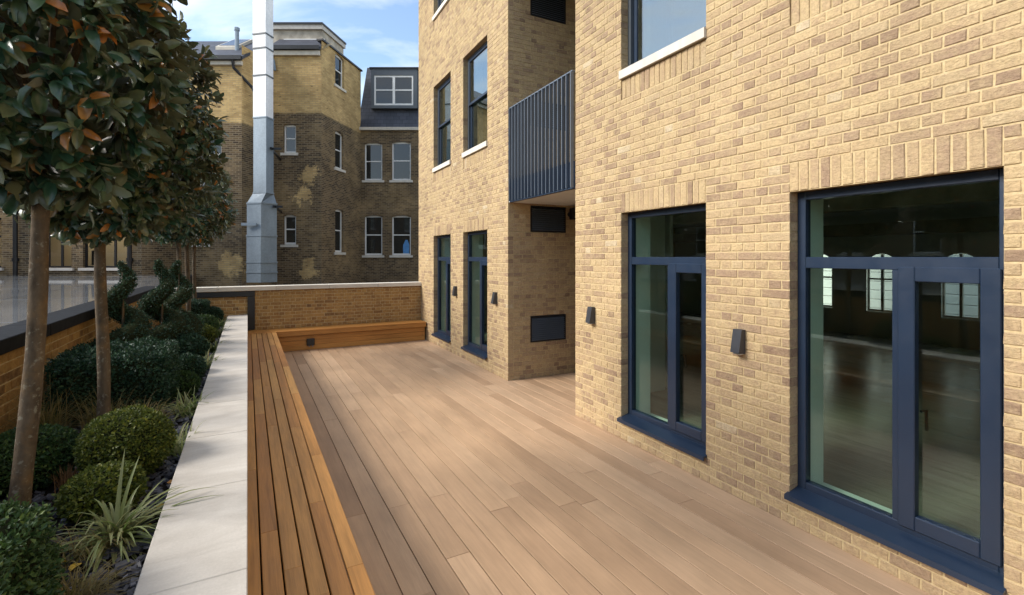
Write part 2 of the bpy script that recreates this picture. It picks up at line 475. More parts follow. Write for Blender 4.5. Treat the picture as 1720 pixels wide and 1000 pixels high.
class MB:
    """collects faces in the frame M; build() links them as one mesh object"""

    def __init__(s, M=None):
        s.M = M or I4
        s.v, s.f, s.uv, s.t = [], [], {}, {}

    def face(s, pts, uv=None, tint=None):
        b = len(s.v)
        s.v += [tuple(p) for p in pts]
        if uv:
            s.uv[len(s.f)] = uv
        if tint is not None:
            s.t[len(s.f)] = tint
        s.f.append(tuple(range(b, b + len(pts))))

    def hexa(s, p, tint=None):
        """8 points: bottom ring 0-3 counterclockwise from above, top ring 4-7"""
        b = len(s.v)
        s.v += [tuple(q) for q in p]
        for q in ((3, 2, 1, 0), (4, 5, 6, 7), (0, 1, 5, 4), (1, 2, 6, 5), (2, 3, 7, 6), (3, 0, 4, 7)):
            if tint is not None:
                s.t[len(s.f)] = tint
            s.f.append(tuple(b + i for i in q))

    def box(s, x0, x1, y0, y1, z0, z1, tint=None):
        s.hexa([(x0, y0, z0), (x1, y0, z0), (x1, y1, z0), (x0, y1, z0), (x0, y0, z1), (x1, y0, z1), (x1, y1, z1), (x0, y1, z1)], tint)

    def cbox(s, x0, x1, y0, y1, z0, z1, c=0.003, tint=None):
        """box with chamfered edges"""
        b = len(s.v)
        X, Y, Z = (x0, x1), (y0, y1), (z0, z1)
        idx = {}
        for i in (0, 1):
            for j in (0, 1):
                for k in (0, 1):
                    sx, sy, sz = (1 if i == 0 else -1), (1 if j == 0 else -1), (1 if k == 0 else -1)
                    for ax in range(3):
                        p = [X[i] + sx * c, Y[j] + sy * c, Z[k] + sz * c]
                        p[ax] = (X[i], Y[j], Z[k])[ax]
                        idx[(i, j, k, ax)] = len(s.v)
                        s.v.append(tuple(p))

        def add(q):
            pts = [Vector(s.v[i]) for i in q]
            n = (pts[1] - pts[0]).cross(pts[2] - pts[0])
            ctr = sum(pts, Vector()) / len(pts) - Vector(((x0 + x1) / 2, (y0 + y1) / 2, (z0 + z1) / 2))
            # outward test against the box scaled to a cube
            e = Vector((ctr.x / max(x1 - x0, 1e-6) ** 2, ctr.y / max(y1 - y0, 1e-6) ** 2, ctr.z / max(z1 - z0, 1e-6) ** 2))
            if n.dot(e) < 0:
                q = q[::-1]
            if tint is not None:
                s.t[len(s.f)] = tint
            s.f.append(tuple(q))
        for k in (0, 1):
            add([idx[(0, 0, k, 2)], idx[(1, 0, k, 2)], idx[(1, 1, k, 2)], idx[(0, 1, k, 2)]])
            add([idx[(0, k, 0, 1)], idx[(1, k, 0, 1)], idx[(1, k, 1, 1)], idx[(0, k, 1, 1)]])
            add([idx[(k, 0, 0, 0)], idx[(k, 1, 0, 0)], idx[(k, 1, 1, 0)], idx[(k, 0, 1, 0)]])
        for i in (0, 1):
            for j in (0, 1):
                add([idx[(i, j, 0, 0)], idx[(i, j, 1, 0)], idx[(i, j, 1, 1)], idx[(i, j, 0, 1)]])
                add([idx[(i, 0, j, 0)], idx[(i, 1, j, 0)], idx[(i, 1, j, 2)], idx[(i, 0, j, 2)]])
                add([idx[(0, i, j, 1)], idx[(1, i, j, 1)], idx[(1, i, j, 2)], idx[(0, i, j, 2)]])
                for k in (0, 1):
                    add([idx[(i, j, k, 0)], idx[(i, j, k, 1)], idx[(i, j, k, 2)]])

    def prism(s, prof, axis, a0, a1):
        """profile of 2D points extruded along axis (0 x, 1 y, 2 z)"""
        def mk(p, a):
            q = [p[0], p[1]]
            q.insert(axis, a)
            return tuple(q)
        n = len(prof)
        b = len(s.v)
        s.v += [mk(p, a0) for p in prof] + [mk(p, a1) for p in prof]
        for i in range(n):
            j = (i + 1) % n
            s.f.append((b + i, b + j, b + n + j, b + n + i))
        s.f.append(tuple(b + i for i in reversed(range(n))))
        s.f.append(tuple(b + n + i for i in range(n)))

    def tube(s, pts, rad, n=8, cap=True):
        pts = [Vector(p) for p in pts]
        rings = []
        ref = Vector((0.31, 0.87, 0.2))
        for i, p in enumerate(pts):
            d = (pts[min(i + 1, len(pts) - 1)] - pts[max(i - 1, 0)]).normalized()
            a = d.cross(ref)
            if a.length < 1e-3:
                a = d.cross(Vector((1, 0, 0)))
            a.normalize()
            c = d.cross(a)
            r = rad[i] if isinstance(rad, (list, tuple)) else rad
            b = len(s.v)
            s.v += [tuple(p + (a * math.cos(k * 2 * math.pi / n) + c * math.sin(k * 2 * math.pi / n)) * r) for k in range(n)]
            rings.append(b)
        for b0, b1 in zip(rings, rings[1:]):
            for k in range(n):
                s.f.append((b0 + k, b0 + (k + 1) % n, b1 + (k + 1) % n, b1 + k))
        if cap:
            s.f.append(tuple(rings[0] + k for k in reversed(range(n))))
            s.f.append(tuple(rings[-1] + k for k in range(n)))

    def build(s, name, mat, parent=None, smooth=False, recenter=False):
        inv = (WM[parent.name].inverted() if parent else I4) @ s.M
        vs = [inv @ Vector(p) for p in s.v]
        w = WM[parent.name] if parent else I4
        if recenter and vs:
            lo = Vector((min(v.x for v in vs), min(v.y for v in vs), min(v.z for v in vs)))
            hi = Vector((max(v.x for v in vs), max(v.y for v in vs), max(v.z for v in vs)))
            c = Vector(((lo.x + hi.x) / 2, (lo.y + hi.y) / 2, lo.z))
            vs = [v - c for v in vs]
            w = w @ Matrix.Translation(c)
        flip = s.M.determinant() < 0
        me = bpy.data.meshes.new(name)
        me.from_pydata([tuple(v) for v in vs], [], [f[::-1] for f in s.f] if flip else s.f)
        if s.uv:
            ul = me.uv_layers.new(name='UVMap')
            for fi, uv in s.uv.items():
                u2 = uv[::-1] if flip else uv
                for li, c in zip(me.polygons[fi].loop_indices, u2):
                    ul.data[li].uv = c
        if s.t:
            at = me.attributes.new('tint', 'FLOAT', 'FACE')
            at.data.foreach_set('value', [s.t.get(i, 0.0) for i in range(len(s.f))])
        me.materials.append(mat)
        if smooth:
            me.polygons.foreach_set('use_smooth', [True] * len(me.polygons))
        me.update()
        o = bpy.data.objects.new(name, me)
        return link(o, parent, w)


def copy_of(o, parent, world):
    c = bpy.data.objects.new(o.name.split('.')[0], o.data)
    return link(c, parent, world)


def np_mesh(name, V, F, tint, mat, parent=None, smooth=False):
    inv = np.array(WM[parent.name].inverted()) if parent else np.eye(4)
    V = V @ inv[:3, :3].T + inv[:3, 3]
    me = bpy.data.meshes.new(name)
    me.from_pydata(V, [], F)
    if tint is not None:
        at = me.attributes.new('tint', 'FLOAT', 'FACE')
        at.data.foreach_set('value', np.ascontiguousarray(tint, dtype=np.float32))
    me.materials.append(mat)
    if smooth:
        me.polygons.foreach_set('use_smooth', [True] * len(me.polygons))
    me.update()
    return link(bpy.data.objects.new(name, me), parent)


CF = Vector((math.sin(TH), math.cos(TH), 0))
CR = Vector((math.cos(TH), -math.sin(TH), 0))


def project(p):
    """photo pixel and depth of a world point"""
    d = p[0] * CF.x + p[1] * CF.y
    if d < 0.05:
        return (-9999, -9999, d)
    x = p[0] * CR.x + p[1] * CR.y
    return (U0 + FPX * x / d, V0 - FPX * (p[2] - EYE) / d, d)


# ------------------------------------------------------------------ masonry
def free_intervals(a0, a1, zc, openings):
    iv = [(a0, a1)]
    for (o0, o1, y0, y1) in openings:
        if y0 < zc < y1:
            nx = []
            for (p, q) in iv:
                if o1 <= p or o0 >= q:
                    nx.append((p, q))
                    continue
                if o0 > p:
                    nx.append((p, o0))
                if o1 < q:
                    nx.append((o1, q))
            iv = nx
    return iv


def lay_bricks(a0, a1, z0, z1, openings, soldiers, phase=0.0):
    """English bond: courses of stretchers and of headers; returns (a0, a1, z0, z1, recess) of each brick"""
    out = []
    holes = list(openings) + [s[:4] for s in soldiers]
    k0 = int(math.floor(z0 / 0.075 + 0.01))
    k1 = int(math.ceil(z1 / 0.075 - 0.01))
    for k in range(k0, k1):
        zb, zt = max(z0, k * 0.075), min(z1, k * 0.075 + 0.065)
        if zt - zb < 0.02:
            continue
        step, off = (0.225, 0.0) if k % 2 else (0.1125, 0.05625)
        for (p, q) in free_intervals(a0, a1, (zb + zt) / 2, holes):
            js = []
            n = int(math.floor((p - off - phase) / step))
            while off + phase + n * step < q:
                j = off + phase + n * step
                if p + 0.05 < j < q - 0.05:
                    js.append(j)
                n += 1
            ed = [p - 0.005] + js + [q + 0.005]
            for s, e in zip(ed, ed[1:]):
                out.append((s + 0.005, e - 0.005, zb, zt, 0.0))
    for (s0, s1, y0, y1, rec) in soldiers:
        n = max(1, round((s1 - s0) / 0.075))
        w = (s1 - s0) / n
        for i in range(n):
            out.append((s0 + i * w + 0.005, s0 + (i + 1) * w - 0.005, y0 + 0.004, y1 - 0.006, rec))
    return out


def brick_pts(w, h, depth, rng):
    """12 corner points of one brick: back, shoulder and face ring, slightly uneven; origin at bottom centre of the face"""
    c = 0.0045
    j = lambda s: rng.uniform(-s, s)
    back = [(-w / 2, depth, 0), (w / 2, depth, 0), (w / 2, depth, h), (-w / 2, depth, h)]
    mid = [(-w / 2 + j(.003), c + j(.001), j(.0028)), (w / 2 + j(.003), c + j(.001), j(.0028)), (w / 2 + j(.0015), c + j(.001), h + j(.0015)), (-w / 2 + j(.0015), c + j(.001), h + j(.0015))]
    fr = [(-w / 2 + c, j(.0022), c), (w / 2 - c, j(.0022), c), (w / 2 - c, j(.0022), h - c), (-w / 2 + c, j(.0022), h - c)]
    return back + mid + fr


BRICK_F = [(8, 9, 10, 11)] + [(4 + i, 4 + (i + 1) % 4, 8 + (i + 1) % 4, 8 + i) for i in range(4)] + \
          [(i, (i + 1) % 4, 4 + (i + 1) % 4, 4 + i) for i in range(4)]
SHARED = {}


def shared_brick(w, h, depth, mat):
    key = (round(w, 3), round(h, 3), depth, mat.name, R.randrange(4))
    if key not in SHARED:
        me = bpy.data.meshes.new('brick')
        me.from_pydata(brick_pts(w, h, depth, R), [], BRICK_F)
        me.materials.append(mat)
        SHARED[key] = me
    return SHARED[key]


def frame_ab(p0, adir, bdir):
    """matrix taking (a along the wall, b into the wall, z up) to the world"""
    a, b = Vector(adir).normalized(), Vector(bdir).normalized()
    return Matrix(((a.x, b.x, 0, p0[0]), (a.y, b.y, 0, p0[1]), (0, 0, 1, p0[2]), (0, 0, 0, 1)))


def panel(mb, a0, a1, z0, z1, openings, b):
    """flat sheet with rectangular holes, with uv in metres"""
    A = sorted({a0, a1} | {x for o in openings for x in o[:2] if a0 < x < a1})
    Z = sorted({z0, z1} | {x for o in openings for x in o[2:4] if z0 < x < z1})
    for i in range(len(A) - 1):
        for k in range(len(Z) - 1):
            ca, cz = (A[i] + A[i + 1]) / 2, (Z[k] + Z[k + 1]) / 2
            if any(o[0] < ca < o[1] and o[2] < cz < o[3] for o in openings):
                continue
            mb.face([(A[i], b, Z[k]), (A[i + 1], b, Z[k]), (A[i + 1], b, Z[k + 1]), (A[i], b, Z[k + 1])],
                    [(A[i], Z[k]), (A[i + 1], Z[k]), (A[i + 1], Z[k + 1]), (A[i], Z[k + 1])])


def reveals(mb, openings, b0, b1, g=0.0):
    for o in openings:
        a0, a1, z0, z1 = o[0] - g, o[1] + g, o[2] - g, o[3] + g
        d = b1 - b0
        mb.face([(a0, b0, z0), (a0, b1, z0), (a0, b1, z1), (a0, b0, z1)], [(0, z0), (d, z0), (d, z1), (0, z1)])
        mb.face([(a1, b1, z0), (a1, b0, z0), (a1, b0, z1), (a1, b1, z1)], [(d, z0), (0, z0), (0, z1), (d, z1)])
        mb.face([(a0, b0, z1), (a0, b1, z1), (a1, b1, z1), (a1, b0, z1)], [(a0, 0), (a0, d), (a1, d), (a1, 0)])
        mb.face([(a0, b1, z0), (a0, b0, z0), (a1, b0, z0), (a1, b1, z0)], [(a0, d), (a0, 0), (a1, 0), (a1, d)])


def brick_wall(Fm, parent, bricks, mat, n_single, depth=0.1, host=None):
    """the n_single bricks that show largest become objects, the rest one mesh"""
    rank = []
    for i, (s0, s1, y0, y1, rec) in enumerate(bricks):
        c = Fm @ Vector(((s0 + s1) / 2, 0, (y0 + y1) / 2))
        u, v, d = project(c)
        vis = -10 < u < 1730 and -10 < v < 1010
        rank.append(((s1 - s0) * (y1 - y0) / (d * d) if vis else 0, i))
    rank.sort(reverse=True)
    single = {i for (r, i) in rank[:n_single] if r > 0}
    mb = MB(Fm)
    for i, (s0, s1, y0, y1, rec) in enumerate(bricks):
        w, h, cx = s1 - s0, y1 - y0, (s0 + s1) / 2
        if i in single:
            me = shared_brick(w, h, depth, mat)
            o = bpy.data.objects.new('brick', me)
            flip = Fm.determinant() < 0
            M = Fm @ Matrix.Translation((cx, rec + R.uniform(-.0015, .0015), y0))
            if flip:
                M = M @ Matrix.Diagonal((-1, 1, 1, 1))
            link(o, host or parent, M)
        else:
            pts = brick_pts(w, h, depth, R)
            b = len(mb.v)
            mb.v += [(p[0] + cx, p[1] + rec, p[2] + y0) for p in pts]
            t = R.random()
            for f in BRICK_F:
                mb.t[len(mb.f)] = t
                mb.f.append(tuple(b + q for q in f))
    if mb.f:
        tag(mb.build('brickwork', mat, host or parent), kind='stuff')


# ================================================================== SETTING
g = MB()
g.face([(-220, -220, -0.6), (220, -220, -0.6), (220, 220, -0.6), (-220, 220, -0.6)])
tag(g.build('ground', M_GROUND), kind='structure')

# ------------------------------------------------------------------ deck
deck_b = MB()
deck_b.box(0.40, 5.15, -2.0, 11.9, -0.12, -0.034)
deck = tag(deck_b.build('deck', M_DARK), kind='structure')
KX = 0.025
JO = {1: 3.96, 3: 3.94, 6: 5.6, 7: 7.1}
i = 0
x = 0.827 - 0.1775 * 2
while x < 5.05:
    y0, y1 = -1.8, 11.56
    if x > 3.60 + KX * 12 - 0.02:
        y0, y1 = 5.0, 7.2
    ys = [y0]
    j = JO.get(i, y0 + R.uniform(0.8, 3.4))
    while j > y0 + 3.6:
        j -= 3.6
    while j < y1 - 0.3:
        if j > y0 + 0.3:
            ys.append(j)
        j += 3.6
    ys.append(y1)
    for a, b in zip(ys, ys[1:]):
        m = MB()
        m.cbox(x + 0.0034, x + 0.1775 - 0.0034, a + 0.0012, b - 0.0012, -0.032, R.uniform(-0.0012, 0.0006), 0.0018)
        m.build('deck_board', M_DECK, deck)
    x += 0.1775
    i += 1

# ------------------------------------------------------------------ main building
PHI = math.atan(KX)
MBL = Matrix.Translation((3.60, 0, 0)) @ Matrix.Rotation(-PHI, 4, 'Z')           # local: x into the building, y along the wall
FAC = MBL @ Matrix(((0, 1, 0, 0), (1, 0, 0, 0), (0, 0, 1, 0), (0, 0, 0, 1)))       # (S, t, z)
bld = thing('brick_building', 'pale yellow brick building with dark blue framed windows along the deck', 'building', MBL @ Matrix.Translation((0, 5, 0)))

NEAR = 5.11
FARN, FARF = 7.05, 12.22
SILL, HEAD = 0.225, 2.55
G_OPEN = {'door': (1.03, 2.24), 'win1': (3.03, 4.21), 'fB': (7.88, 9.07), 'fA': (9.80, 10.98)}
near_open = [(*G_OPEN['door'], SILL, HEAD), (*G_OPEN['win1'], SILL, HEAD), (1.03, 2.24, 4.05, 6.075), (3.03, 4.21, 4.05, 6.075)]
near_sold = [(1.03, 2.24, HEAD, HEAD + 0.225, 0.0), (3.03, 4.21, HEAD, HEAD + 0.225, 0.0),
             (1.03, 2.24, 3.825, 4.05, 0.012), (3.03, 4.21, 3.825, 4.05, 0.012)]
far_open = [(*G_OPEN['fB'], SILL, HEAD), (*G_OPEN['fA'], SILL, HEAD), (7.88, 9.07, 4.05, 6.075), (9.80, 10.98, 4.05, 6.075),
            (7.88, 9.07, 7.65, 9.6), (9.80, 10.98, 7.65, 9.6)]
far_sold = [(7.88, 9.07, HEAD, HEAD + 0.225, 0.0), (9.80, 10.98, HEAD, HEAD + 0.225, 0.0),
            (7.88, 9.07, 3.825, 4.05, 0.012), (9.80, 10.98, 3.825, 4.05, 0.012),
            (7.88, 9.07, 7.425, 7.65, 0.012), (9.80, 10.98, 7.425, 7.65, 0.012)]

# near wall
w = MB(FAC)
rs = [q[:4] for q in near_sold if q[4] > 0]
panel(w, -6.0, NEAR, -0.1, 10.2, near_open + rs, 0.0055)
for q in rs:
    panel(w, *q, [], 0.02)
reveals(w, rs, 0.007, 0.02)
reveals(w, near_open, 0.007, 0.17, 0.005)
w.face([(NEAR - .004, 0.007, -0.1), (NEAR - .004, 1.45, -0.1), (NEAR - .004, 1.45, 10.2), (NEAR - .004, 0.007, 10.2)])
near_wall = w.build('wall', M_MORTAR, bld)
tag(near_wall, 'near stretch of yellow brick wall beside the foreground deck')
brick_wall(FAC, bld, lay_bricks(-1.2, NEAR, -0.06, 6.525, near_open, near_sold), M_BRICK, 300, host=near_wall)
# far wall with its return into the recess
w = MB(FAC)
rs = [q[:4] for q in far_sold if q[4] > 0]
panel(w, FARN, FARF, -0.1, 10.2, far_open + rs, 0.0055)
for q in rs:
    panel(w, *q, [], 0.02)
reveals(w, rs, 0.007, 0.02)
reveals(w, far_open, 0.007, 0.17, 0.005)
w.face([(FARF - .004, 0.007, -0.6), (FARF - .004, 9.3, -0.6), (FARF - .004, 9.3, 10.2), (FARF - .004, 0.007, 10.2)])
far_wall = w.build('wall', M_MORTAR, bld)
tag(far_wall, 'far stretch of yellow brick wall beyond the balcony recess')
brick_wall(FAC, bld, lay_bricks(FARN, FARF, -0.06, 9.9, far_open, far_sold), M_BRICK, 0, host=far_wall)
RET = MBL @ frame_ab((0, FARN, 0), (1, 0, 0), (0, 1, 0))                            # (t, into +S, z)
LOUV = [(0.43, 1.14, 0.60, 1.05), (0.43, 1.14, 2.475, 2.93), (0.43, 1.14, 4.275, 4.725), (0.43, 1.14, 6.15, 6.6)]
brick_wall(RET, bld, lay_bricks(0.112, 1.42, -0.06, 7.2, LOUV, [], 0.05), M_BRICK, 0, host=far_wall)
w = MB(RET)
panel(w, 0.007, 1.42, -0.1, 10.2, LOUV, 0.007)
reveals(w, LOUV, 0.007, 0.1, 0.003)
w.build('return_wall', M_MORTAR, bld)
# roof slab, rear and hidden walls (seen from other positions)
w = MB(MBL)
w.box(0.01, 9.4, -6, NEAR - 0.01, 10.2, 10.5)
w.box(1.4, 9.4, NEAR - 0.01, FARN + 0.01, 10.2, 10.5)
w.box(0.01, 9.4, FARN + 0.01, FARF, 10.2, 10.5)
w.build('roof', M_STONE, bld)
# recess back wall with dark door and windows
w = MB(MBL)
w.box(1.42, 1.50, NEAR - 0.02, FARN + 0.02, -0.1, 10.2)
w.build('recess_wall', M_FRAME, bld)
w = MB(MBL)
w.box(1.505, 1.56, NEAR - 0.16, FARN + 0.24, 0.02, 10.2)
w.build('room_partition', M_IWALL, bld)

# rooms behind the windows
w = MB(MBL)
w.box(0.30, 9.1, -5.8, NEAR - .05, 0.02, 0.19)
w.box(1.56, 9.1, NEAR - .05, FARN + .14, 0.02, 0.19)
w.box(0.30, 9.1, FARN + .14, FARF - .1, 0.02, 0.19)
w.build('room_floor', M_IFLOOR, bld)
w = MB(MBL)
for z in (3.05, 6.6):
    w.box(0.30, 9.1, -5.8, NEAR - .03, z, z + 0.3)
    w.box(1.56, 9.1, NEAR - .03, FARN + .12, z, z + 0.3)
    w.box(0.30, 9.1, FARN + .12, FARF - .1, z, z + 0.3)
w.build('room_ceiling', M_ICEIL, bld)
w = MB(MBL)
w.box(0.32, 9.1, -5.95, -5.8, 0.02, 10.2)
w.box(0.18, 1.41, NEAR - .16, NEAR - .03, 0.02, 10.2)
w.box(0.18, 1.41, FARN + .115, FARN + .24, 0.02, 10.2)
w.box(3.4, 3.5, -5.8, FARF, 3.4, 10.2)
w.box(0.32, 3.4, 5.9, 6.05, 6.95, 10.2)
w.build('room_wall', M_IWALL, bld)
# plaster lining on the inside of the outer walls
for (opens, s0, s1) in ((near_open, -5.8, NEAR - .03), (far_open, FARN + .12, FARF - .1)):
    w = MB(FAC)
    panel(w, s0, s1, 0.02, 10.2, opens, 0.44)
    reveals(w, opens, 0.17, 0.44, 0.0)
    w.build('wall_lining', M_PLASTER, bld)
# rear wall of the ground floor room with arched windows
rear = [(a, a + 0.62, 0.78, 1.82) for a in (-4.2, -2.8, -1.4, 0.0, 1.4, 2.8, 4.2, 5.62, 7.0, 8.4, 9.8)]
w = MB(FAC)
panel(w, -5.8, FARF, 0.02, 10.2, [(a, b, c, d + 0.31) for a, b, c, d in rear], 9.1)
for (a0, a1, z0, z1) in rear:
    n, cx, r = 10, (a0 + a1) / 2, (a1 - a0) / 2
    for i in range(n):
        t0, t1 = math.pi * i / n, math.pi * (i + 1) / n
        p, q = (cx + r * math.cos(t0), z1 + r * math.sin(t0)), (cx + r * math.cos(t1), z1 + r * math.sin(t1))
        w.face([(p[0], 9.1, p[1]), (q[0], 9.1, q[1]), (q[0], 9.1, z1 + 0.31), (p[0], 9.1, z1 + 0.31)])
w.build('rear_wall', M_IWALL, bld)
for (a0, a1, z0, z1) in rear:
    w = MB(FAC)
    cx = (a0 + a1) / 2
    w.box(a0, a0 + .04, 9.12, 9.17, z0, z1 + .1)
    w.box(a1 - .04, a1, 9.12, 9.17, z0, z1 + .1)
    w.box(cx - .025, cx + .025, 9.12, 9.17, z0, z1 + .3)
    w.box(a0 + .04, a1 - .04, 9.121, 9.169, z0, z0 + .05)
    w.box(a0 + .04, a1 - .04, 9.121, 9.169, 1.52, 1.56)
    w.build('rear_window', M_GUTTER, bld)
for (t0, t1, z0, z1) in ((2.1, 2.4, 2.74, 2.94), (3.6, 3.9, 2.7, 2.9), (7.6, 7.9, 2.5, 2.75)):
    w = MB(MBL)
    w.cbox(t0, t1, -5.7, NEAR - 0.3 if t0 < 1.5 else FARF - .3, z0, z1, 0.01)
    w.build('ceiling_beam', M_RENDER, bld)
for s in (0.8, 6.9, 9.6):
    w = MB(MBL)
    w.cbox(5.4, 5.75, s, s + .35, 0.19, 3.04, 0.01)
    w.build('column', M_DARK, bld)

# house across the back street, glimpsed through the rear windows
hs = thing('white_house', 'white stucco house glimpsed through the rear room windows', 'house', MBL @ Matrix.Translation((17.4, 4, -0.6)))
w = MB(MBL)
k = 0
z = -0.6
while z < 8:
    w.cbox(17.4, 20.0, -10, 24, z, z + 0.33, 0.012)
    z += 0.345
w.build('wall', M_WHITE, hs)
w = MB(MBL)
w.box(17.3, 20.2, -10.1, 24.1, 8.0, 8.4)
w.build('roof', M_SLATE, hs)


def ground_window(s0, s1, label):
    """fixed pane, narrow casement and a transom light"""
    B0, B1 = 0.10, 0.17
    f = MB(FAC)
    fw = 0.062
    z0, z1 = SILL + 0.035, HEAD
    mull = s0 + 0.535
    f.cbox(s0, s0 + 0.05, B0, B1, z0, z1, 0.004)
    f.cbox(s1 - fw, s1, B0, B1, z0, z1, 0.004)
    f.cbox(s0 + .05, s1 - fw, B0 + .001, B1 - .001, z1 - fw, z1, 0.004)
    f.cbox(s0 + .05, s1 - fw, B0 + .001, B1 - .001, z0, z0 + fw, 0.004)
    f.cbox(s0 + .05, s1 - fw, B0 + .002, B1 - .002, 1.965, 2.05, 0.004)
    f.cbox(mull - 0.02, mull + 0.04, B0 + .003, B1 - .003, z0 + fw, 1.965, 0.004)
    fr = f.build('window', M_FRAME, bld)
    tag(fr, label)
    c = MB(FAC)
    a0, a1, y0, y1 = s0 + 0.035, mull, z0 + 0.045, 1.985
    cw = 0.092
    BB0, BB1 = B0 - 0.016, B0 + 0.045
    c.cbox(a0, a0 + cw, BB0, BB1, y0, y1, 0.005)
    c.cbox(a1 - cw, a1, BB0, BB1, y0, y1, 0.005)
    c.cbox(a0 + cw, a1 - cw, BB0 + .001, BB1 - .001, y1 - cw, y1, 0.005)
    c.cbox(a0 + cw, a1 - cw, BB0 + .001, BB1 - .001, y0, y0 + cw, 0.005)
    c.build('casement', M_FRAME, fr)
    for (p, q, r, t) in ((mull + .04, s1 - fw, z0 + fw, 1.965), (s0 + .05, s1 - fw, 2.05, z1 - fw), (a0 + cw, a1 - cw, y0 + cw, y1 - cw)):
        m = MB(FAC)
        m.box(p - .006, q + .006, 0.136, 0.144, r - .006, t + .006)
        m.build('pane', M_GLASS, fr)
    sl = MB(FAC)
    sl.prism([(B0 + .02, SILL + .045), (B0 - .004, SILL + .042), (-0.045, SILL + .008), (-0.047, SILL - .028), (-0.036, SILL - .028), (-0.034, SILL - .004), (B0 + .02, SILL + .004)],
             0, s0 - .012, s1 + .012)
    sl.build('sill', M_FRAME, fr)
    h = MB(FAC)
    h.tube([(a1 - .10, B1 - .02, 1.06), (a1 - .105, B1 + .035, 1.06), (a1 - .105, B1 + .04, 0.93)], 0.009, 6)
    h.build('handle', M_BLACK, fr)


ground_window(*G_OPEN['door'], 'large foreground glazed door with transom light at right of the deck')
ground_window(*G_OPEN['win1'], 'glazed door with transom light beside the balcony recess')
ground_window(*G_OPEN['fB'], 'tall glazed door beside the recess corner of the far wall')
ground_window(*G_OPEN['fA'], 'tall glazed door nearest the back bench')


def sash_window(s0, s1, z0, z1, label):
    B0, B1 = 0.10, 0.18
    zs = z0 + 0.105
    f = MB(FAC)
    fw = 0.045
    f.cbox(s0, s0 + fw, B0, B1, zs, z1, .004)
    f.cbox(s1 - fw, s1, B0, B1, zs, z1, .004)
    f.cbox(s0 + fw, s1 - fw, B0 + .001, B1 - .001, z1 - fw, z1, .004)
    f.cbox(s0 + fw, s1 - fw, B0 + .001, B1 - .001, zs, zs + fw, .004)
    fr = f.build('window', M_FRAME_L, bld)
    tag(fr, label)
    zm = (zs + z1) / 2 + 0.02
    for (y0, y1, b) in ((zm - .03, z1 - fw, 0.105), (zs + fw, zm + .03, 0.145)):
        c = MB(FAC)
        a0, a1, cw = s0 + fw, s1 - fw, 0.05
        c.cbox(a0, a0 + cw, b, b + .035, y0, y1, .004)
        c.cbox(a1 - cw, a1, b, b + .035, y0, y1, .004)
        c.cbox(a0 + cw, a1 - cw, b + .001, b + .034, y1 - cw, y1, .004)
        c.cbox(a0 + cw, a1 - cw, b + .001, b + .034, y0, y0 + cw, .004)
        c.build('sash', M_FRAME, fr)
        m = MB(FAC)
        m.box(a0 + cw - .006, a1 - cw + .006, b + .014, b + .022, y0 + cw - .006, y1 - cw + .006)
        m.build('pane', M_GLASS_UP, fr)
    s = MB(FAC)
    s.prism([(0.12, zs + .006), (-0.028, zs - .008), (-0.028, zs - .1), (0.12, zs - .1)], 0, s0 - .004, s1 + .004)
    s.build('sill', M_SILL, fr)


sash_window(1.03, 2.24, 4.05, 6.075, 'upstairs window above the large foreground glazed door')
sash_window(3.03, 4.21, 4.05, 6.075, 'upstairs window reflecting blue sky beside the balcony')
sash_window(7.88, 9.07, 4.05, 6.075, 'upstairs sash window nearer the balcony on the far wall')
sash_window(9.80, 10.98, 4.05, 6.075, 'upstairs sash window nearer the far corner of the building')
sash_window(7.88, 9.07, 7.65, 9.6, 'second floor sash window nearer the balcony')
sash_window(9.80, 10.98, 7.65, 9.6, 'second floor sash window at the top of the far wall')

# balcony
b = MB(MBL)
b.box(0.02, 1.42, NEAR + .002, FARN - .004, 2.955, 3.2)
bal = b.build('balcony', M_WHITE, bld)
b = MB(MBL)
b.cbox(-0.012, 0.016, NEAR + .006, FARN - .14, 2.945, 3.30, .004)
b.build('fascia', M_FRAME, bal)
b = MB(MBL)
b.cbox(-0.045, 0.012, NEAR + .006, FARN - .14, 4.455, 4.475, .003)
b.build('top_rail', M_RAIL, bal)
b = MB(MBL)
b.cbox(-0.04, 0.01, NEAR + .006, FARN - .14, 2.935, 2.952, .003)
b.build('bottom_rail', M_FRAME, bal)
n = 18
for i in range(n):
    s = NEAR + .02 + i * (FARN - .15 - NEAR - .03) / (n - 1)
    b = MB(MBL)
    b.box(-0.062, -0.013, s - .005, s + .007, 2.952, 4.456)
    b.build('baluster', M_RAIL, bal)
b = MB(MBL)
b.box(0.02, 1.42, NEAR + .002, FARN - .004, 6.62, 6.85)
tag(b.build('upper_balcony', M_WHITE, bld), 'balcony slab of the storey above the recess')
for (t0, t1, z0, z1) in LOUV:
    m = MB(RET)
    m.box(t0 + .002, t1 - .002, 0.05, 0.06, z0 + .002, z1 - .012)
    m.box(t0, t0 + .025, -0.006, 0.05, z0, z1 - .01)
    m.box(t1 - .025, t1, -0.006, 0.05, z0, z1 - .01)
    m.box(t0 + .025, t1 - .025, -0.005, 0.05, z0, z0 + .025)
    m.box(t0 + .025, t1 - .025, -0.005, 0.05, z1 - .035, z1 - .01)
    lv = m.build('louvre_vent', M_BLACK, bld)
    n = 11
    for i in range(n):
        zc = z0 + .03 + i * (z1 - z0 - .07) / n
        m = MB(RET)
        m.prism([(-.005, zc), (-.005, zc + .007), (0.04, zc + .034), (0.04, zc + .027)], 0, t0 + .025, t1 - .025)
        m.build('slat', M_RAIL, lv)
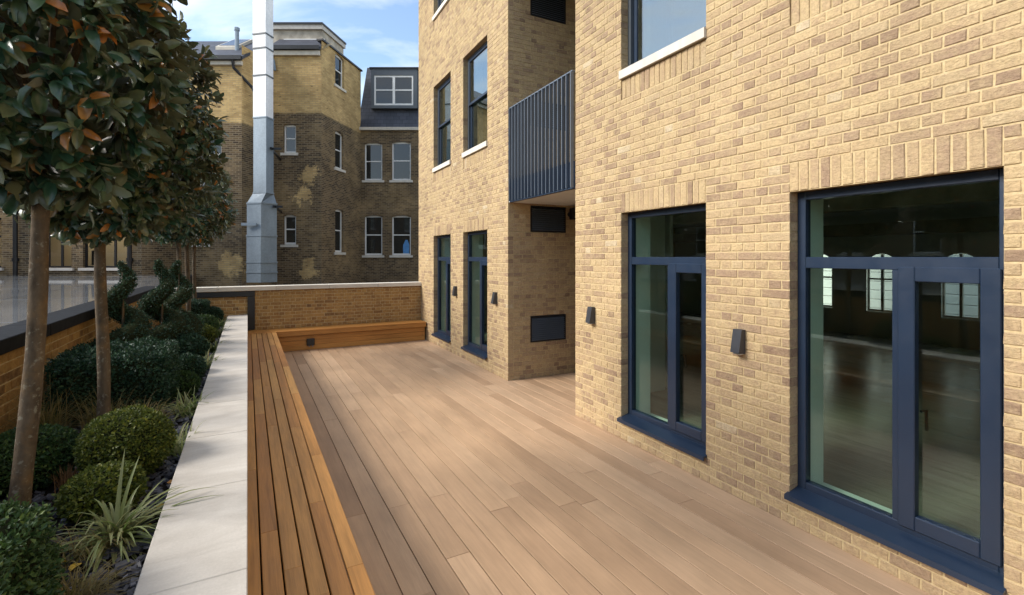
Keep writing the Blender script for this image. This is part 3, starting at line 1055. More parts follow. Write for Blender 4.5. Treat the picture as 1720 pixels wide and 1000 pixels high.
# floodlight under the balcony, drain pipe in the recess
m = MB(MBL)
m.tube([(1.2, FARN - .03, 2.80), (1.2, FARN - .12, 2.80)], 0.045, 10)
m.cbox(1.13, 1.27, FARN - .24, FARN - .12, 2.70, 2.90, .01)
tag(m.build('floodlight', M_BLACK), 'small black floodlight high in the recess under the balcony', 'lamp')

# wall lights: wedge shaped up-and-down lights
for (s, z, lb) in ((2.661, 1.235, 'dark wedge wall light between the two nearest glazed doors'), (4.73, 1.235, 'dark wedge wall light beside the recess corner of the near wall'),
                   (7.50, 1.235, 'dark wedge wall light next to the recess on the far wall'), (9.45, 1.235, 'small dark wedge wall light between the two far glazed doors')):
    r = thing('wall_light', lb, 'wall light', FAC @ Matrix.Translation((s, 0, z)), 'wedge wall lights')
    m = MB(FAC)
    m.prism([(-.004, z), (-.085, z + .012), (-.05, z + .205), (-.004, z + .205)], 0, s - .042, s + .042)
    m.build('housing', M_LAMP, r)
    m = MB(FAC)
    m.box(s - .034, s + .034, -.062, -.012, z - .003, z + .003)
    m.build('lens', M_SILL, r)

# ------------------------------------------------------------------ back wall
BW = frame_ab((0, 12.0, 0), (1, 0, 0), (0, 1, 0))
bw = thing('terrace_wall', 'orange brown brick wall with pale coping at the end of the deck', 'wall', (1.2, 12.1, 0))
m = MB()
m.box(-1.66, 3.93, 12.007, 12.215, -0.6, 1.312)
cr = m.build('core', M_MORTAR, bw)
brick_wall(BW, bw, lay_bricks(-1.60, 3.90, -0.03, 1.31, [], []), M_BRICK2, 300, host=cr)
xs = [-1.75, -0.55, 0.55, 1.68, 2.8, 3.925]
for a, b in zip(xs, xs[1:]):
    m = MB()
    m.cbox(a + .002, b - .002, 11.955, 12.26, 1.315, 1.41, .006)
    m.build('coping_stone', M_SILL, bw, recenter=True)
m = MB()
m.cbox(-1.5, 0.14, 11.955, 11.994, 1.195, 1.305, .004)
fl = thing('wall_flashing', 'black metal flashing turned down the back wall beside the planter', 'flashing', (0.05, 11.97, 0.47))
m.build('head_strip', M_BLACK, fl)
m = MB()
m.cbox(0.0, 0.14, 11.954, 11.993, 0.465, 1.19, .004)
m.build('leg_strip', M_BLACK, fl)

# ------------------------------------------------------------------ low side wall with black capping
LWF = frame_ab((-1.56, 0, 0), (0, 1, 0), (-1, 0, 0))
lw = thing('low_brick_wall', 'low yellow brick wall with black metal capping behind the planting', 'wall', (-1.65, 5, 0))
m = MB()
m.box(-1.74, -1.567, -2.0, 11.98, -0.6, 1.362)
cr = m.build('core', M_MORTAR, lw)
brick_wall(LWF, lw, lay_bricks(-2.0, 11.98, 0.60, 1.36, [], []), M_BRICK2, 300, host=cr)
ys = [-2.0, 0.6, 3.1, 5.6, 8.1, 10.6, 11.95]
for a, b in zip(ys, ys[1:]):
    m = MB()
    m.cbox(-1.80, -1.50, a + .0015, b - .0015, 1.367, 1.473, .005)
    m.build('capping', M_CAP, lw)

# ------------------------------------------------------------------ planter
pl = thing('planter', 'long raised planter edged with pale stone coping beside the bench', 'planter', (-0.2, 5, 0))
m = MB()
m.box(-0.34, -0.035, -2.0, 11.99, -0.12, 0.738)
m.build('wall', M_RENDER, pl)
y = 2.215 - 0.88 * 5
while y < 11.95:
    m = MB()
    m.cbox(-0.372, 0.0, y + .002, min(y + 0.88, 11.985) - .002, 0.74, 0.80 + R.uniform(-.0008, .0008), .004)
    m.build('coping_stone', M_STONE, pl, recenter=True)
    y += 0.88
m = MB()
nx, ny = 14, 90
zz = {}
for i in range(nx + 1):
    for j in range(ny + 1):
        zz[i, j] = 0.675 + R.uniform(-.012, .012)
for i in range(nx):
    for j in range(ny):
        X = lambda q: -1.565 + q * (1.23 / nx)
        Y = lambda q: -2 + q * (13.98 / ny)
        m.face([(X(i), Y(j), zz[i, j]), (X(i + 1), Y(j), zz[i + 1, j]), (X(i + 1), Y(j + 1), zz[i + 1, j + 1]), (X(i), Y(j + 1), zz[i, j + 1])])
tag(m.build('soil', M_SOIL), kind='structure')
# slate chips over the soil
N = 9000
px = NR.uniform(-1.54, -0.36, N)
py = 1.4 + 10.5 * NR.random(N) ** 1.7
sz = NR.uniform(0.010, 0.026, N)
base = np.array([[-1, -.7, -.2], [.9, -.8, -.25], [1, .7, -.2], [-.8, .8, -.2], [-.8, -.6, .25], [.7, -.6, .2], [.8, .6, .28], [-.7, .5, .22]])
ang = NR.uniform(0, 2 * np.pi, N)
tx, ty = NR.normal(0, .3, N), NR.normal(0, .3, N)
V = base[None] * sz[:, None, None] * NR.uniform(.7, 1.3, (N, 1, 3))
ca, sa = np.cos(ang)[:, None], np.sin(ang)[:, None]
vx = V[..., 0] * ca - V[..., 1] * sa
vy = V[..., 0] * sa + V[..., 1] * ca
vz = V[..., 2] + vx * tx[:, None] + vy * ty[:, None]
V = np.stack([vx + px[:, None], vy + py[:, None], vz + 0.688 + NR.uniform(0, .012, N)[:, None]], -1).reshape(-1, 3)
FQ = np.array([(3, 2, 1, 0), (4, 5, 6, 7), (0, 1, 5, 4), (1, 2, 6, 5), (2, 3, 7, 6), (3, 0, 4, 7)])
F = (FQ[None] + (np.arange(N) * 8)[:, None, None]).reshape(-1, 4)
tag(np_mesh('slate_chips', V, F, np.repeat(NR.random(N), 6), M_CHIP), 'dark grey slate chips covering the planter soil', 'slate chips', kind='stuff')

# ------------------------------------------------------------------ L-shaped bench
bn = thing('bench', 'long L-shaped orange timber bench along planter and back wall', 'bench', (0.25, 6, 0))
ed = [-0.036, 0.061, 0.158, 0.253, 0.347, 0.444, 0.536]
for i, (a, b) in enumerate(zip(ed, ed[1:])):
    y0, y1 = -1.9, 11.44
    j = y0 + R.uniform(0.4, 2.0)
    ys = [y0]
    while j < y1 - 0.3:
        ys.append(j)
        j += R.choice((1.6, 2.0, 2.4))
    ys.append(y1)
    for p, q in zip(ys, ys[1:]):
        m = MB()
        m.cbox(a + .0042, b - .0042, p + .0005, q - .0005, 0.422, 0.45 + R.uniform(-.0008, .0008), .003)
        m.build('slat', M_CEDAR_Y, bn)
for i in range(6):
    yy = 11.462 + i * 0.0885
    m = MB()
    m.cbox(-0.034, 3.862 + 0.002 * i, yy, yy + 0.083, 0.422, 0.4505, .003)
    m.build('slat', M_CEDAR_X, bn)
m = MB()
m.cbox(0.506, 0.531, -1.9, 11.40, 0.33, 0.4215, .003)
m.build('fascia', M_CEDAR_Y, bn)
m = MB()
m.cbox(0.54, 3.858, 11.4635, 11.49, 0.335, 0.4215, .003)
m.build('fascia', M_CEDAR_X, bn)
for k in range(3):
    z0 = 0.002 + k * 0.108
    m = MB()
    m.cbox(0.45, 0.47, -1.9, 11.52, z0, z0 + 0.104, .003)
    m.build('front_board', M_CEDAR_Y, bn)
    m = MB()
    m.cbox(0.48, 3.85, 11.525, 11.545, z0, z0 + 0.104, .003)
    m.build('front_board', M_CEDAR_X, bn)
m = MB()
m.box(-0.03, 0.44, -1.88, 11.96, 0.30, 0.36)
m.box(0.45, 3.84, 11.56, 11.96, 0.30, 0.36)
m.build('bearer', M_DARK, bn)
# small black junction box fixed to the bench front
r = thing('bench_junction_box', 'small black junction box on the front of the back bench', 'lamp', (1.22, 11.5, 0.10))
m = MB()
m.cbox(1.14, 1.30, 11.46, 11.524, 0.10, 0.25, .008)
m.build('housing', M_BLACK, r)
for xx in (1.17, 1.24):
    m = MB()
    m.tube([(xx + .02, 11.47, .099), (xx + .02, 11.47, .075)], 0.012, 8)
    m.build('cable_gland', M_GALV, r)

# ------------------------------------------------------------------ glass roof beyond the low wall
gr = thing('glass_roof', 'flat reflective glass roof beyond the low brick wall', 'glass roof', (-6, 9, -0.6))
m = MB()
m.box(-17, -1.745, -4, 25, -0.6, 1.37)
m.build('base', M_BLACK, gr)
x = -1.82
while x > -16:
    y = -3.8
    while y < 24:
        m = MB()
        m.cbox(x - 1.46, x, y, y + 3.46, 1.372, 1.398, .004)
        m.build('pane', M_ROOFGLASS, gr)
        y += 3.48
    x -= 1.475

# ================================================================== BUILDINGS BEHIND
op = thing('opposite_house', 'long brick house across the glass roof, mirrored in the glazed doors', 'house', (-17.5, 2, -0.6))
OPF = frame_ab((-17.0, 0, 0), (0, 1, 0), (-1, 0, 0))
MC = Matrix(((CR.x, CF.x, 0, 0), (CR.y, CF.y, 0, 0), (0, 0, 1, 0), (0, 0, 0, 1)))      # (right, depth, z)
bx = lambda u, d: (u - U0) / FPX * d
bz = lambda v, d: EYE + (V0 - v) * d / FPX
GZ = -0.6


def bgframe(p0, p1):
    """wall frame from p0 to p1 (right, depth), b pointing away from the camera"""
    a = Vector((p1[0] - p0[0], p1[1] - p0[1]))
    ln = a.length
    a /= ln
    return MC @ Matrix(((a.x, -a.y, 0, p0[0]), (a.y, a.x, 0, p0[1]), (0, 0, 1, 0), (0, 0, 0, 1))), ln


def spandrel(Fm, o, parent, mat, b):
    a0, a1, z0, z1 = o
    rise = 0.09
    m = MB(Fm)
    n = 8
    for i in range(n):
        f0, f1 = i / n, (i + 1) / n
        h = lambda f: z1 - rise * (2 * f - 1) ** 2
        A = lambda f: a0 + (a1 - a0) * f
        m.face([(A(f0), b, h(f0)), (A(f1), b, h(f1)), (A(f1), b, z1), (A(f0), b, z1)],
               [(A(f0), h(f0)), (A(f1), h(f1)), (A(f1), z1), (A(f0), z1)])
    m.build('arch_brick', mat, parent)


def bg_sash(Fm, o, parent, label, mat, arch=True, white=None):
    a0, a1, z0, z1 = o
    W = white or M_WHITE
    m = MB(Fm)
    fw, b = 0.065, 0.10
    m.box(a0, a0 + fw, b, b + .06, z0, z1)
    m.box(a1 - fw, a1, b, b + .06, z0, z1)
    m.box(a0 + fw, a1 - fw, b, b + .06, z1 - fw * 1.4, z1)
    m.box(a0 + fw, a1 - fw, b, b + .06, z0, z0 + fw * 1.3)
    fr = m.build('window', W, parent)
    tag(fr, label)
    zm = (z0 + z1) / 2 + .02
    m = MB(Fm)
    m.box(a0 + fw, a1 - fw, b + .01, b + .06, zm - .025, zm + .025)
    m.build('meeting_rail', W, fr)
    for (p, q, bb) in ((z0 + fw, zm - .02, b + .035), (zm + .02, z1 - fw, b + .025)):
        m = MB(Fm)
        m.box(a0 + fw - .01, a1 - fw + .01, bb, bb + .008, p, q)
        m.build('pane', M_DGLASS, fr)
    m = MB(Fm)
    m.box(a0 - .1, a1 + .1, -0.06, b - .005, z0 - .11, z0 - .005)
    m.build('sill', M_SILL, fr)
    if arch:
        spandrel(Fm, (a0, a1, z1 - .10, z1), fr, mat, 0.02)
    return fr


def bg_wall(p0, p1, z0, z1, parent, mat, wins, name='wall', label=None):
    Fm, ln = bgframe(p0, p1)
    m = MB(Fm)
    panel(m, 0, ln, z0, z1, wins, 0.0)
    reveals(m, wins, 0.0, 0.16)
    o = m.build(name, mat, parent)
    if label:
        tag(o, label)
    return Fm, ln


def pipe(parent, pts, r, mat, name='drainpipe'):
    m = MB(MC)
    m.tube(pts, r, 8)
    return m.build(name, mat, parent)


m = MB(OPF)
opw = [(a, a + 1.0, z, z + 1.8) for a in range(-14, 27, 3) for z in (2.2, 5.2)]
panel(m, -16, 27.5, -0.6, 7.6, opw, 0.0)
reveals(m, opw, 0.0, 0.16)
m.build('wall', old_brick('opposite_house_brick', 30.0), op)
for o in opw:
    bg_sash(OPF, o, op, None, None, False)
m = MB(OPF)
m.box(-16.2, 27.5, -.2, 7, 7.6, 7.9)
m.build('roof', M_SLATE, op)
# --- A: low wing at the left with lit office windows
DA = 17.0
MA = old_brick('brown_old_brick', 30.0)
xa0, xa1 = bx(-640, DA), bx(238, DA)
A = thing('office_wing', 'low brown brick wing with lit black framed windows behind the trees', 'building', MC @ Matrix.Translation((bx(80, DA), DA, GZ)))
ua = lambda u: bx(u, DA) - xa0
wa = [(ua(60), ua(120), bz(450, DA), bz(366, DA)), (ua(139), ua(213), bz(450, DA), bz(366, DA)), (ua(-60), ua(2), bz(450, DA), bz(366, DA))]
FmA, lnA = bg_wall((xa0, DA), (xa1, DA), GZ, 6.0, A, MA, wa)
bg_wall((xa1, DA), (bx(300, 18.4), 18.4), GZ, 6.0, A, MA, [])
m = MB(MC)
m.box(xa0, xa1, DA, 23, 6.0, 6.3)
m.build('roof', M_SLATE, A)
for k, (a0, a1, z0, z1) in enumerate(wa):
    m = MB(FmA)
    fw, b = .06, .10
    m.box(a0, a0 + fw, b, b + .05, z0, z1)
    m.box(a1 - fw, a1, b, b + .05, z0, z1)
    m.box(a0 + fw, a1 - fw, b, b + .05, z1 - fw, z1)
    m.box(a0 + fw, a1 - fw, b, b + .05, z0, z0 + fw)
    fr = m.build('window', M_BLACK, A)
    tag(fr, ('lit office window between the two nearest tree trunks, left of the brick pier', 'lit office window behind the second tree trunk', 'lit office window at the left edge')[k])
    zt = bz(397, DA)
    m = MB(FmA)
    m.box(a0 + fw, a1 - fw, b + .001, b + .049, zt - .035, zt + .035)
    m.build('transom', M_BLACK, fr)
    for f in ((.28, .66) if k == 0 else (.33, .68)):
        m = MB(FmA)
        am = a0 + (a1 - a0) * f
        m.box(am - .035, am + .035, b + .002, b + .048, z0 + fw, z1 - fw)
        m.build('mullion', M_BLACK, fr)
    m = MB(FmA)
    m.box(a0 + fw - .01, a1 - fw + .01, b + .02, b + .028, z0 + fw - .01, z1 - fw + .01)
    m.build('pane', M_GLASS_CLEAR, fr)
    m = MB(FmA)
    m.box(a0 - .1, a1 + .1, -.08, b - .004, z0 - .10, z0 - .005)
    m.build('sill', M_STONE, fr)
# lit office room
q0, q1 = ua(-75), lnA - .05
m = MB(FmA)
m.face([(q0, 2.9, 0.9), (q1, 2.9, 0.9), (q1, 2.9, 3.7), (q0, 2.9, 3.7)])
m.face([(q0, 0.17, 0.95), (q1, 0.17, 0.95), (q1, 2.9, 0.95), (q0, 2.9, 0.95)])
m.face([(q0, 0.17, 3.65), (q1, 0.17, 3.65), (q1, 2.9, 3.65), (q0, 2.9, 3.65)])
m.face([(q0, 0.17, 0.9), (q0, 2.9, 0.9), (q0, 2.9, 3.7), (q0, 0.17, 3.7)])
m.face([(q1, 0.17, 0.9), (q1, 2.9, 0.9), (q1, 2.9, 3.7), (q1, 0.17, 3.7)])
m.build('office_room', plain('office_wall_paint', (0.62, 0.53, 0.38), 0.9, 0.1, 0, 0.05, 1), A)
for u in (20, 112, 180, 206):
    m = MB(FmA)
    m.box(ua(u) - .5, ua(u) + .5, 2.0, 2.14, 3.42, 3.5)
    m.build('strip_lamp', M_STRIP, A)
m = MB(FmA)
m.cbox(ua(103), ua(118), 1.2, 1.3, 1.75, 2.3, .02)
m.build('office_chair_back', M_BLACK, A)
for u in (30, 221):
    m = MB(MC)
    px_ = bx(u, DA)
    m.tube([(px_, DA - .09, GZ), (px_, DA - .09, 5.9)], 0.07, 8)
    for zc in (1.9, 3.6):
        m.tube([(px_, DA - .09, zc), (px_, DA - .09, zc + .12)], 0.10, 8)
    m.build('drainpipe', M_BLACK, A)

# --- B: gabled wing with slate roof and rooflight
DB = 18.4
ez = bz(100, DB)
tone_line = bz(190, 20.0)
wp = lambda u, v, d: tuple(MC @ Vector((bx(u, d), d, bz(v, d))))
MBk = old_brick('two_tone_brick_wing', bz(206, DB), [(wp(388, 445, DB), 0.5)])
B = thing('gabled_wing', 'brick wing with slate roof and rooflight left of the metal duct', 'building', MC @ Matrix.Translation((bx(340, DB), DB, GZ)))
xb0, xb1 = bx(262, DB), bx(406, DB)
ub = lambda u: bx(u, DB) - xb0
wb = [(ub(345), ub(372), bz(261, DB), bz(205, DB)), (ub(322), ub(350), bz(410, DB), bz(352, DB))]
FmB, lnB = bg_wall((xb0, DB), (xb1, DB), GZ, ez, B, MBk, wb)
bg_sash(FmB, wb[0], B, 'upper white sash window beside the tree crown', MBk)
bg_sash(FmB, wb[1], B, 'lower white sash window half hidden by the far tree crowns', MBk)
bg_wall((xb1, DB), (bx(458, 20.1), 20.1), GZ, ez + 0.55, B, MBk, [], label='shaded right side of the gabled wing')
Bsd = Vector((bx(458, 20.1) - xb1, 20.1 - DB)).normalized()
# roof plane rising away from the eaves
rz = bz(66, 20.6)
m = MB(MC)
e0, e1 = (xb0 - .2, DB - .18, ez + .05), (xb1 + .12, DB - .18, ez + .05)
r0, r1 = (bx(262, 20.8), 20.8, rz), (bx(458, 20.8), 20.8, rz)
m.face([e0, e1, r1, r0], [(0, 0), (3.3, 0), (3.3, 2.6), (0, 2.6)])
m.face([(p[0], p[1], p[2] - .12) for p in (e0, r0, r1, e1)], [(0, 0), (0, 2.6), (3.3, 2.6), (3.3, 0)])
m.face([e0, (e0[0], e0[1], e0[2] - .12), (e1[0], e1[1], e1[2] - .12), e1], [(0, 0), (0, .1), (3, .1), (3, 0)])
m.face([e1, (e1[0], e1[1], e1[2] - .12), (r1[0], r1[1], r1[2] - .12), r1], [(0, 0), (0, .1), (3, .1), (3, 0)])
rf = m.build('roof', M_SLATE, B)
m = MB(MC)
m.box(xb0 - .2, xb1 + .1, DB - .26, DB - .13, ez - .09, ez + .06)
m.build('gutter', M_BLACK, B)
m = MB(MC)
m.box(xb0 - .2, xb1 + .05, DB - .12, DB - .01, ez - .24, ez - .10)
m.build('fascia', M_GUTTER, B)
m = MB(MC)
sk = lambda f, g, h: (e0[0] + (e1[0] - e0[0]) * f + (r1[0] - e1[0]) * f * g, e0[1] + (r0[1] - e0[1]) * g, e0[2] + (r0[2] - e0[2]) * g + h)
for (f0, f1, g0, g1, h) in ((.55, .78, .40, .92, .13),):
    m.hexa([sk(f0, g0, .0), sk(f1, g0, .0), sk(f1, g1, .0), sk(f0, g1, .0), sk(f0, g0, h), sk(f1, g0, h), sk(f1, g1, h), sk(f0, g1, h)])
m.build('rooflight', M_GUTTER, rf)
m = MB(MC)
m.hexa([sk(.57, .45, .131), sk(.76, .45, .131), sk(.76, .88, .131), sk(.57, .88, .131), sk(.57, .45, .145), sk(.76, .45, .145), sk(.76, .88, .145), sk(.57, .88, .145)])
m.build('rooflight_glass', M_DGLASS, rf)
px_, pd = bx(398, 19.2), 19.2
m = MB(MC)
m.tube([(px_, pd, ez + .3), (px_, pd, bz(50, pd))], 0.075, 8)
m.tube([(px_, pd, bz(52, pd)), (px_, pd, bz(47, pd))], 0.10, 8)
m.build('vent_pipe', M_GALV, B)
pipe(B, [(xb1 - .25, DB - .2, ez), (xb1 - .25, DB - .1, ez - .35), (xb1 + .28, DB + .25, ez - 1.0), (xb1 + .45, DB + .42, ez - 1.6)], 0.055, M_BLACK)

# --- C: tall dark brick house with angled side
DC = 20.0
cz = bz(84, DC)
MCk = old_brick('two_tone_stock_brick', bz(190, DC), [(wp(518, 296, DC), 0.42), (wp(509, 328, DC), 0.34), (wp(517, 455, DC), 0.45)])
C = thing('tall_brick_house', 'tall house of dark brick with yellow brick top storey behind the metal duct', 'house', MC @ Matrix.Translation((bx(520, DC), DC, GZ)))
xc0, xc1 = bx(452, DC), bx(540, DC)
uc = lambda u: bx(u, DC) - xc0
wc = [(uc(476), uc(497), bz(257, DC), bz(209, DC)), (uc(476), uc(497), bz(411, DC), bz(361, DC))]
FmC, lnC = bg_wall((xc0, DC), (xc1, DC), GZ, cz, C, MCk, wc)
bg_sash(FmC, wc[0], C, 'narrow upper sash window right of the duct', MCk)
bg_sash(FmC, wc[1], C, 'narrow lower sash window right of the duct', MCk)
# angled side: receding towards the vanishing point near u = 1000
VPX = 1000.0


def side_pt(u):
    d = DC * (VPX - 540) / (VPX - u)
    return (bx(u, d), d)


s1 = side_pt(606)
FmS, lnS = bgframe((xc1, DC), s1)


def sp(u):
    p = side_pt(u)
    return math.hypot(p[0] - xc1, p[1] - DC)


top = bz(68, DC)
dS = side_pt(570)[1]
ws = [(sp(563), sp(578), bz(146, dS), bz(93, dS)), (sp(563), sp(577), bz(284, dS), bz(222, dS)), (sp(563), sp(577), bz(424, dS), bz(352, dS))]
bg_wall((xc1, DC), s1, GZ, top, C, MCk, ws, label='angled right side of the tall house')
bg_sash(FmS, ws[0], C, 'arched top storey window on the angled side', MCk)
bg_sash(FmS, ws[1], C, 'middle window on the angled side', MCk)
bg_sash(FmS, ws[2], C, 'lowest window on the angled side', MCk)
# sloping gable piece between eave and top
m = MB(MC)
m.face([(xc1 - .001, DC + .004, cz - .01), (xc1 + .30, DC + .35, top), (xc1 - .001, DC + .35, top)])
m.build('gable', MCk, C)
m = MB(MC)
m.box(xc0, xc1 - .05, DC - .13, DC - .005, cz - .26, cz - .08)
m.build('fascia', M_GUTTER, C)
m = MB(MC)
m.box(xc0, xc1 - .02, DC - .24, DC - .10, cz - .06, cz + .10)
m.build('gutter', M_BLACK, C)
m = MB(MC)
ra, rb, rc_, rd = (xc0, DC - .16, cz + .05), (xc1 + .0, DC - .16, cz + .05), (bx(548, DC + 1.1), DC + 1.1, bz(66.5, DC + 1.1)), (xc0 - .1, DC + 1.1, bz(66.5, DC + 1.1))
m.face([ra, rb, rc_, rd], [(0, 0), (2, 0), (2, 1.2), (0, 1.2)])
m.face([(p[0], p[1], p[2] - .1) for p in (ra, rd, rc_, rb)], [(0, 0), (0, 1.2), (2, 1.2), (2, 0)])
m.face([ra, (ra[0], ra[1], ra[2] - .1), (rb[0], rb[1], rb[2] - .1), rb], [(0, 0), (0, .1), (2, .1), (2, 0)])
m.face([rb, (rb[0], rb[1], rb[2] - .1), (rc_[0], rc_[1], rc_[2] - .1), rc_], [(0, 0), (0, .1), (2, .1), (2, 0)])
m.build('roof', M_SLATE, C)
# parapet capping along the angled side
m = MB(FmS)
m.box(-.02, lnS + .05, -.07, .22, top, top + .07)
m.build('parapet_capping', M_BLACK, C)
# rendered attic box with black flat roof
DD = DC + 1.1
m = MB(FmS)
ax0 = bx(440, DD)
q0 = (bx(541, DD), DD)
q1 = side_pt(575)
zr0, zr1 = bz(68, DD) - .3, bz(51, DD)
m = MB(MC)
qx = bx(577, 23.0)
m.hexa([(ax0, DD, zr0), (q0[0], DD, zr0), (qx, 23.0, zr0), (ax0, 23.0, zr0), (ax0, DD, zr1), (q0[0], DD, zr1), (qx, 23.0, zr1), (ax0, 23.0, zr1)])
at = m.build('attic', M_RENDER, C)
m = MB(MC)
za, zb = zr1, bz(43.5, DD)
m.hexa([(ax0, DD - .12, za), (q0[0] + .05, DD - .12, za), (qx + .1, 23.0, za), (ax0, 23.0, za), (ax0, DD - .12, zb), (q0[0] + .05, DD - .12, zb), (qx + .1, 23.0, zb), (ax0, 23.0, zb)])
m.build('eaves_board', M_STONE, at)
m = MB(MC)
za, zb = zb + .002, bz(40.5, DD)
m.hexa([(ax0, DD - .17, za), (q0[0] + .08, DD - .17, za), (qx + .14, 23.0, za), (ax0, 23.0, za), (ax0, DD - .17, zb), (q0[0] + .08, DD - .17, zb), (qx + .14, 23.0, zb), (ax0, 23.0, zb)])
m.build('flat_roof', M_BLACK, at)
m = MB(MC)
m.box(xc0 + .1, q0[0] + .12, DD - .035, DD - .003, bz(69, DD), bz(66, DD))
m.build('lead_flashing', M_WHITE, at)
pipe(C, [(bx(457, DC), DC - .1, cz - .3), (bx(462, DC), DC - .12, cz - .5), (bx(464, DC), DC - .1, cz - .9)], 0.05, M_GALV)

# --- D: recessed house front with mansard and dormer
DDp = s1[1]
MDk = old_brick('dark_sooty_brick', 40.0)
D = thing('mansard_house', 'sooty brick house front with blue slate mansard and white dormer window', 'house', MC @ Matrix.Translation((bx(650, DDp), DDp, GZ)))
xd0, xd1 = s1[0], bx(800, DDp)
ud = lambda u: bx(u, DDp) - xd0
dz = bz(219, DDp)
wd = [(ud(612), ud(642), bz(303, DDp), bz(240, DDp)), (ud(658), ud(690), bz(303, DDp), bz(238, DDp)),
      (ud(612), ud(642), bz(429, DDp), bz(362, DDp)), (ud(658), ud(690), bz(429, DDp), bz(362, DDp)),
      (ud(725), ud(757), bz(303, DDp), bz(238, DDp)), (ud(725), ud(757), bz(429, DDp), bz(362, DDp))]
FmD, lnD = bg_wall((xd0, DDp), (xd1, DDp), GZ, dz, D, MDk, wd)
for o, lb in zip(wd, ('upper left sash window under the mansard', 'upper right sash window under the mansard', 'lower left sash window above the terrace wall',
                      'lower right sash window with a blue shirt behind the glass', 'upper sash window hidden by the corner', 'lower sash window hidden by the corner')):
    bg_sash(FmD, o, D, lb, MDk)
m = MB(MC)
m.box(xd0 - .1, xd1, DDp - .14, DDp + .02, dz - .02, dz + .12)
m.build('cornice', M_GUTTER, D)
mt = bz(114, DDp + .7)
m = MB(MC)
xl0, xl1 = xd0 - .35, xd1
m.face([(xd0 - .12, DDp - .08, dz + .12), (xd1, DDp - .08, dz + .12), (xd1, DDp + .7, mt), (xd0 + .1, DDp + .7, mt)],
       [(0, 0), (xd1 - xd0, 0), (xd1 - xd0, 3.1), (0, 3.1)])
m.face([(xd0 + .1, DDp + .7, mt), (xd1, DDp + .7, mt), (xd1, DDp + 6, mt + .3), (xd0 + .1, DDp + 6, mt + .3)], [(0, 0), (3, 0), (3, 5), (0, 5)])
ms = m.build('mansard_roof', M_SLATE, D)
m = MB(MC)
zd0, zd1 = bz(182, DDp - .12), bz(116, DDp - .12)
dx0, dx1 = bx(623, DDp - .12), bx(701, DDp - .12)
wx0, wx1, wz0, wz1 = bx(628.5, DDp - .12), bx(694, DDp - .12), bz(177, DDp - .12), bz(127, DDp - .12)
dd = DDp - .12
m.box(dx0, wx0, dd, dd + 1.2, zd0, zd1)
m.box(wx1, dx1, dd, dd + 1.2, zd0, zd1)
m.box(wx0, wx1, dd, dd + 1.2, wz1, zd1)
m.box(wx0, wx1, dd, dd + 1.2, zd0, wz0)
dm = m.build('dormer', M_FRAME_L, D)
m = MB(MC)
fw = .07
xm = (wx0 + wx1) / 2
m.box(wx0, wx0 + fw, dd + .02, dd + .09, wz0, wz1)
m.box(wx1 - fw, wx1, dd + .02, dd + .09, wz0, wz1)
m.box(xm - .06, xm + .06, dd + .02, dd + .09, wz0, wz1)
for (p, q) in ((wx0 + fw, xm - .06), (xm + .06, wx1 - fw)):
    m.box(p, q, dd + .021, dd + .089, wz0, wz0 + .09)
    m.box(p, q, dd + .021, dd + .089, wz1 - .08, wz1)
    zc = (wz0 + wz1) / 2 + .02
    m.box(p, q, dd + .021, dd + .089, zc - .03, zc + .03)
m.build('dormer_window', M_WHITE, dm)
for (p, q) in ((wx0 + fw, xm - .06), (xm + .06, wx1 - fw)):
    for (r_, t_) in ((wz0 + .08, zc - .02), (zc + .02, wz1 - .07)):
        m = MB(MC)
        m.box(p - .01, q + .01, dd + .05, dd + .058, r_, t_)
        m.build('pane', M_DGLASS, dm)
m = MB(MC)
m.box(dx0 - .06, dx1 + .06, dd - .06, dd + 1.3, zd1, zd1 + .07)
m.build('dormer_roof', M_SLATE, dm)
# shirt hanging in the lower right window
m = MB(FmD)
a = ud(682)
m.prism([(a - .16, bz(427, DDp)), (a + .13, bz(427, DDp)), (a + .14, bz(412, DDp)), (a + .05, bz(403, DDp)), (a - .05, bz(403, DDp)), (a - .17, bz(412, DDp))], 1, .112, .122)
tag(m.build('hanging_shirt', M_SHIRT), 'light blue shirt hanging in a lower sash window', 'shirt')

# --- metal duct
DK = 17.7
du = thing('ventilation_duct', 'tall rectangular metal flue duct rising between the brick houses', 'duct', MC @ Matrix.Translation((bx(440, DK), DK, GZ)))


def duct_ring(uL, uM, uR, v, dM=DK):
    """plan corners seen at uL, uM (nearest edge) and uR"""
    z = bz(v, dM)
    pM = Vector((bx(uM, dM), dM))
    dL = dM + 0.12
    dR = dM + 0.42
    pL = Vector((bx(uL, dL), dL))
    pR = Vector((bx(uR, dR), dR))
    pB = pL + pR - pM
    return [(p.x, p.y, z) for p in (pL, pM, pR, pB)]


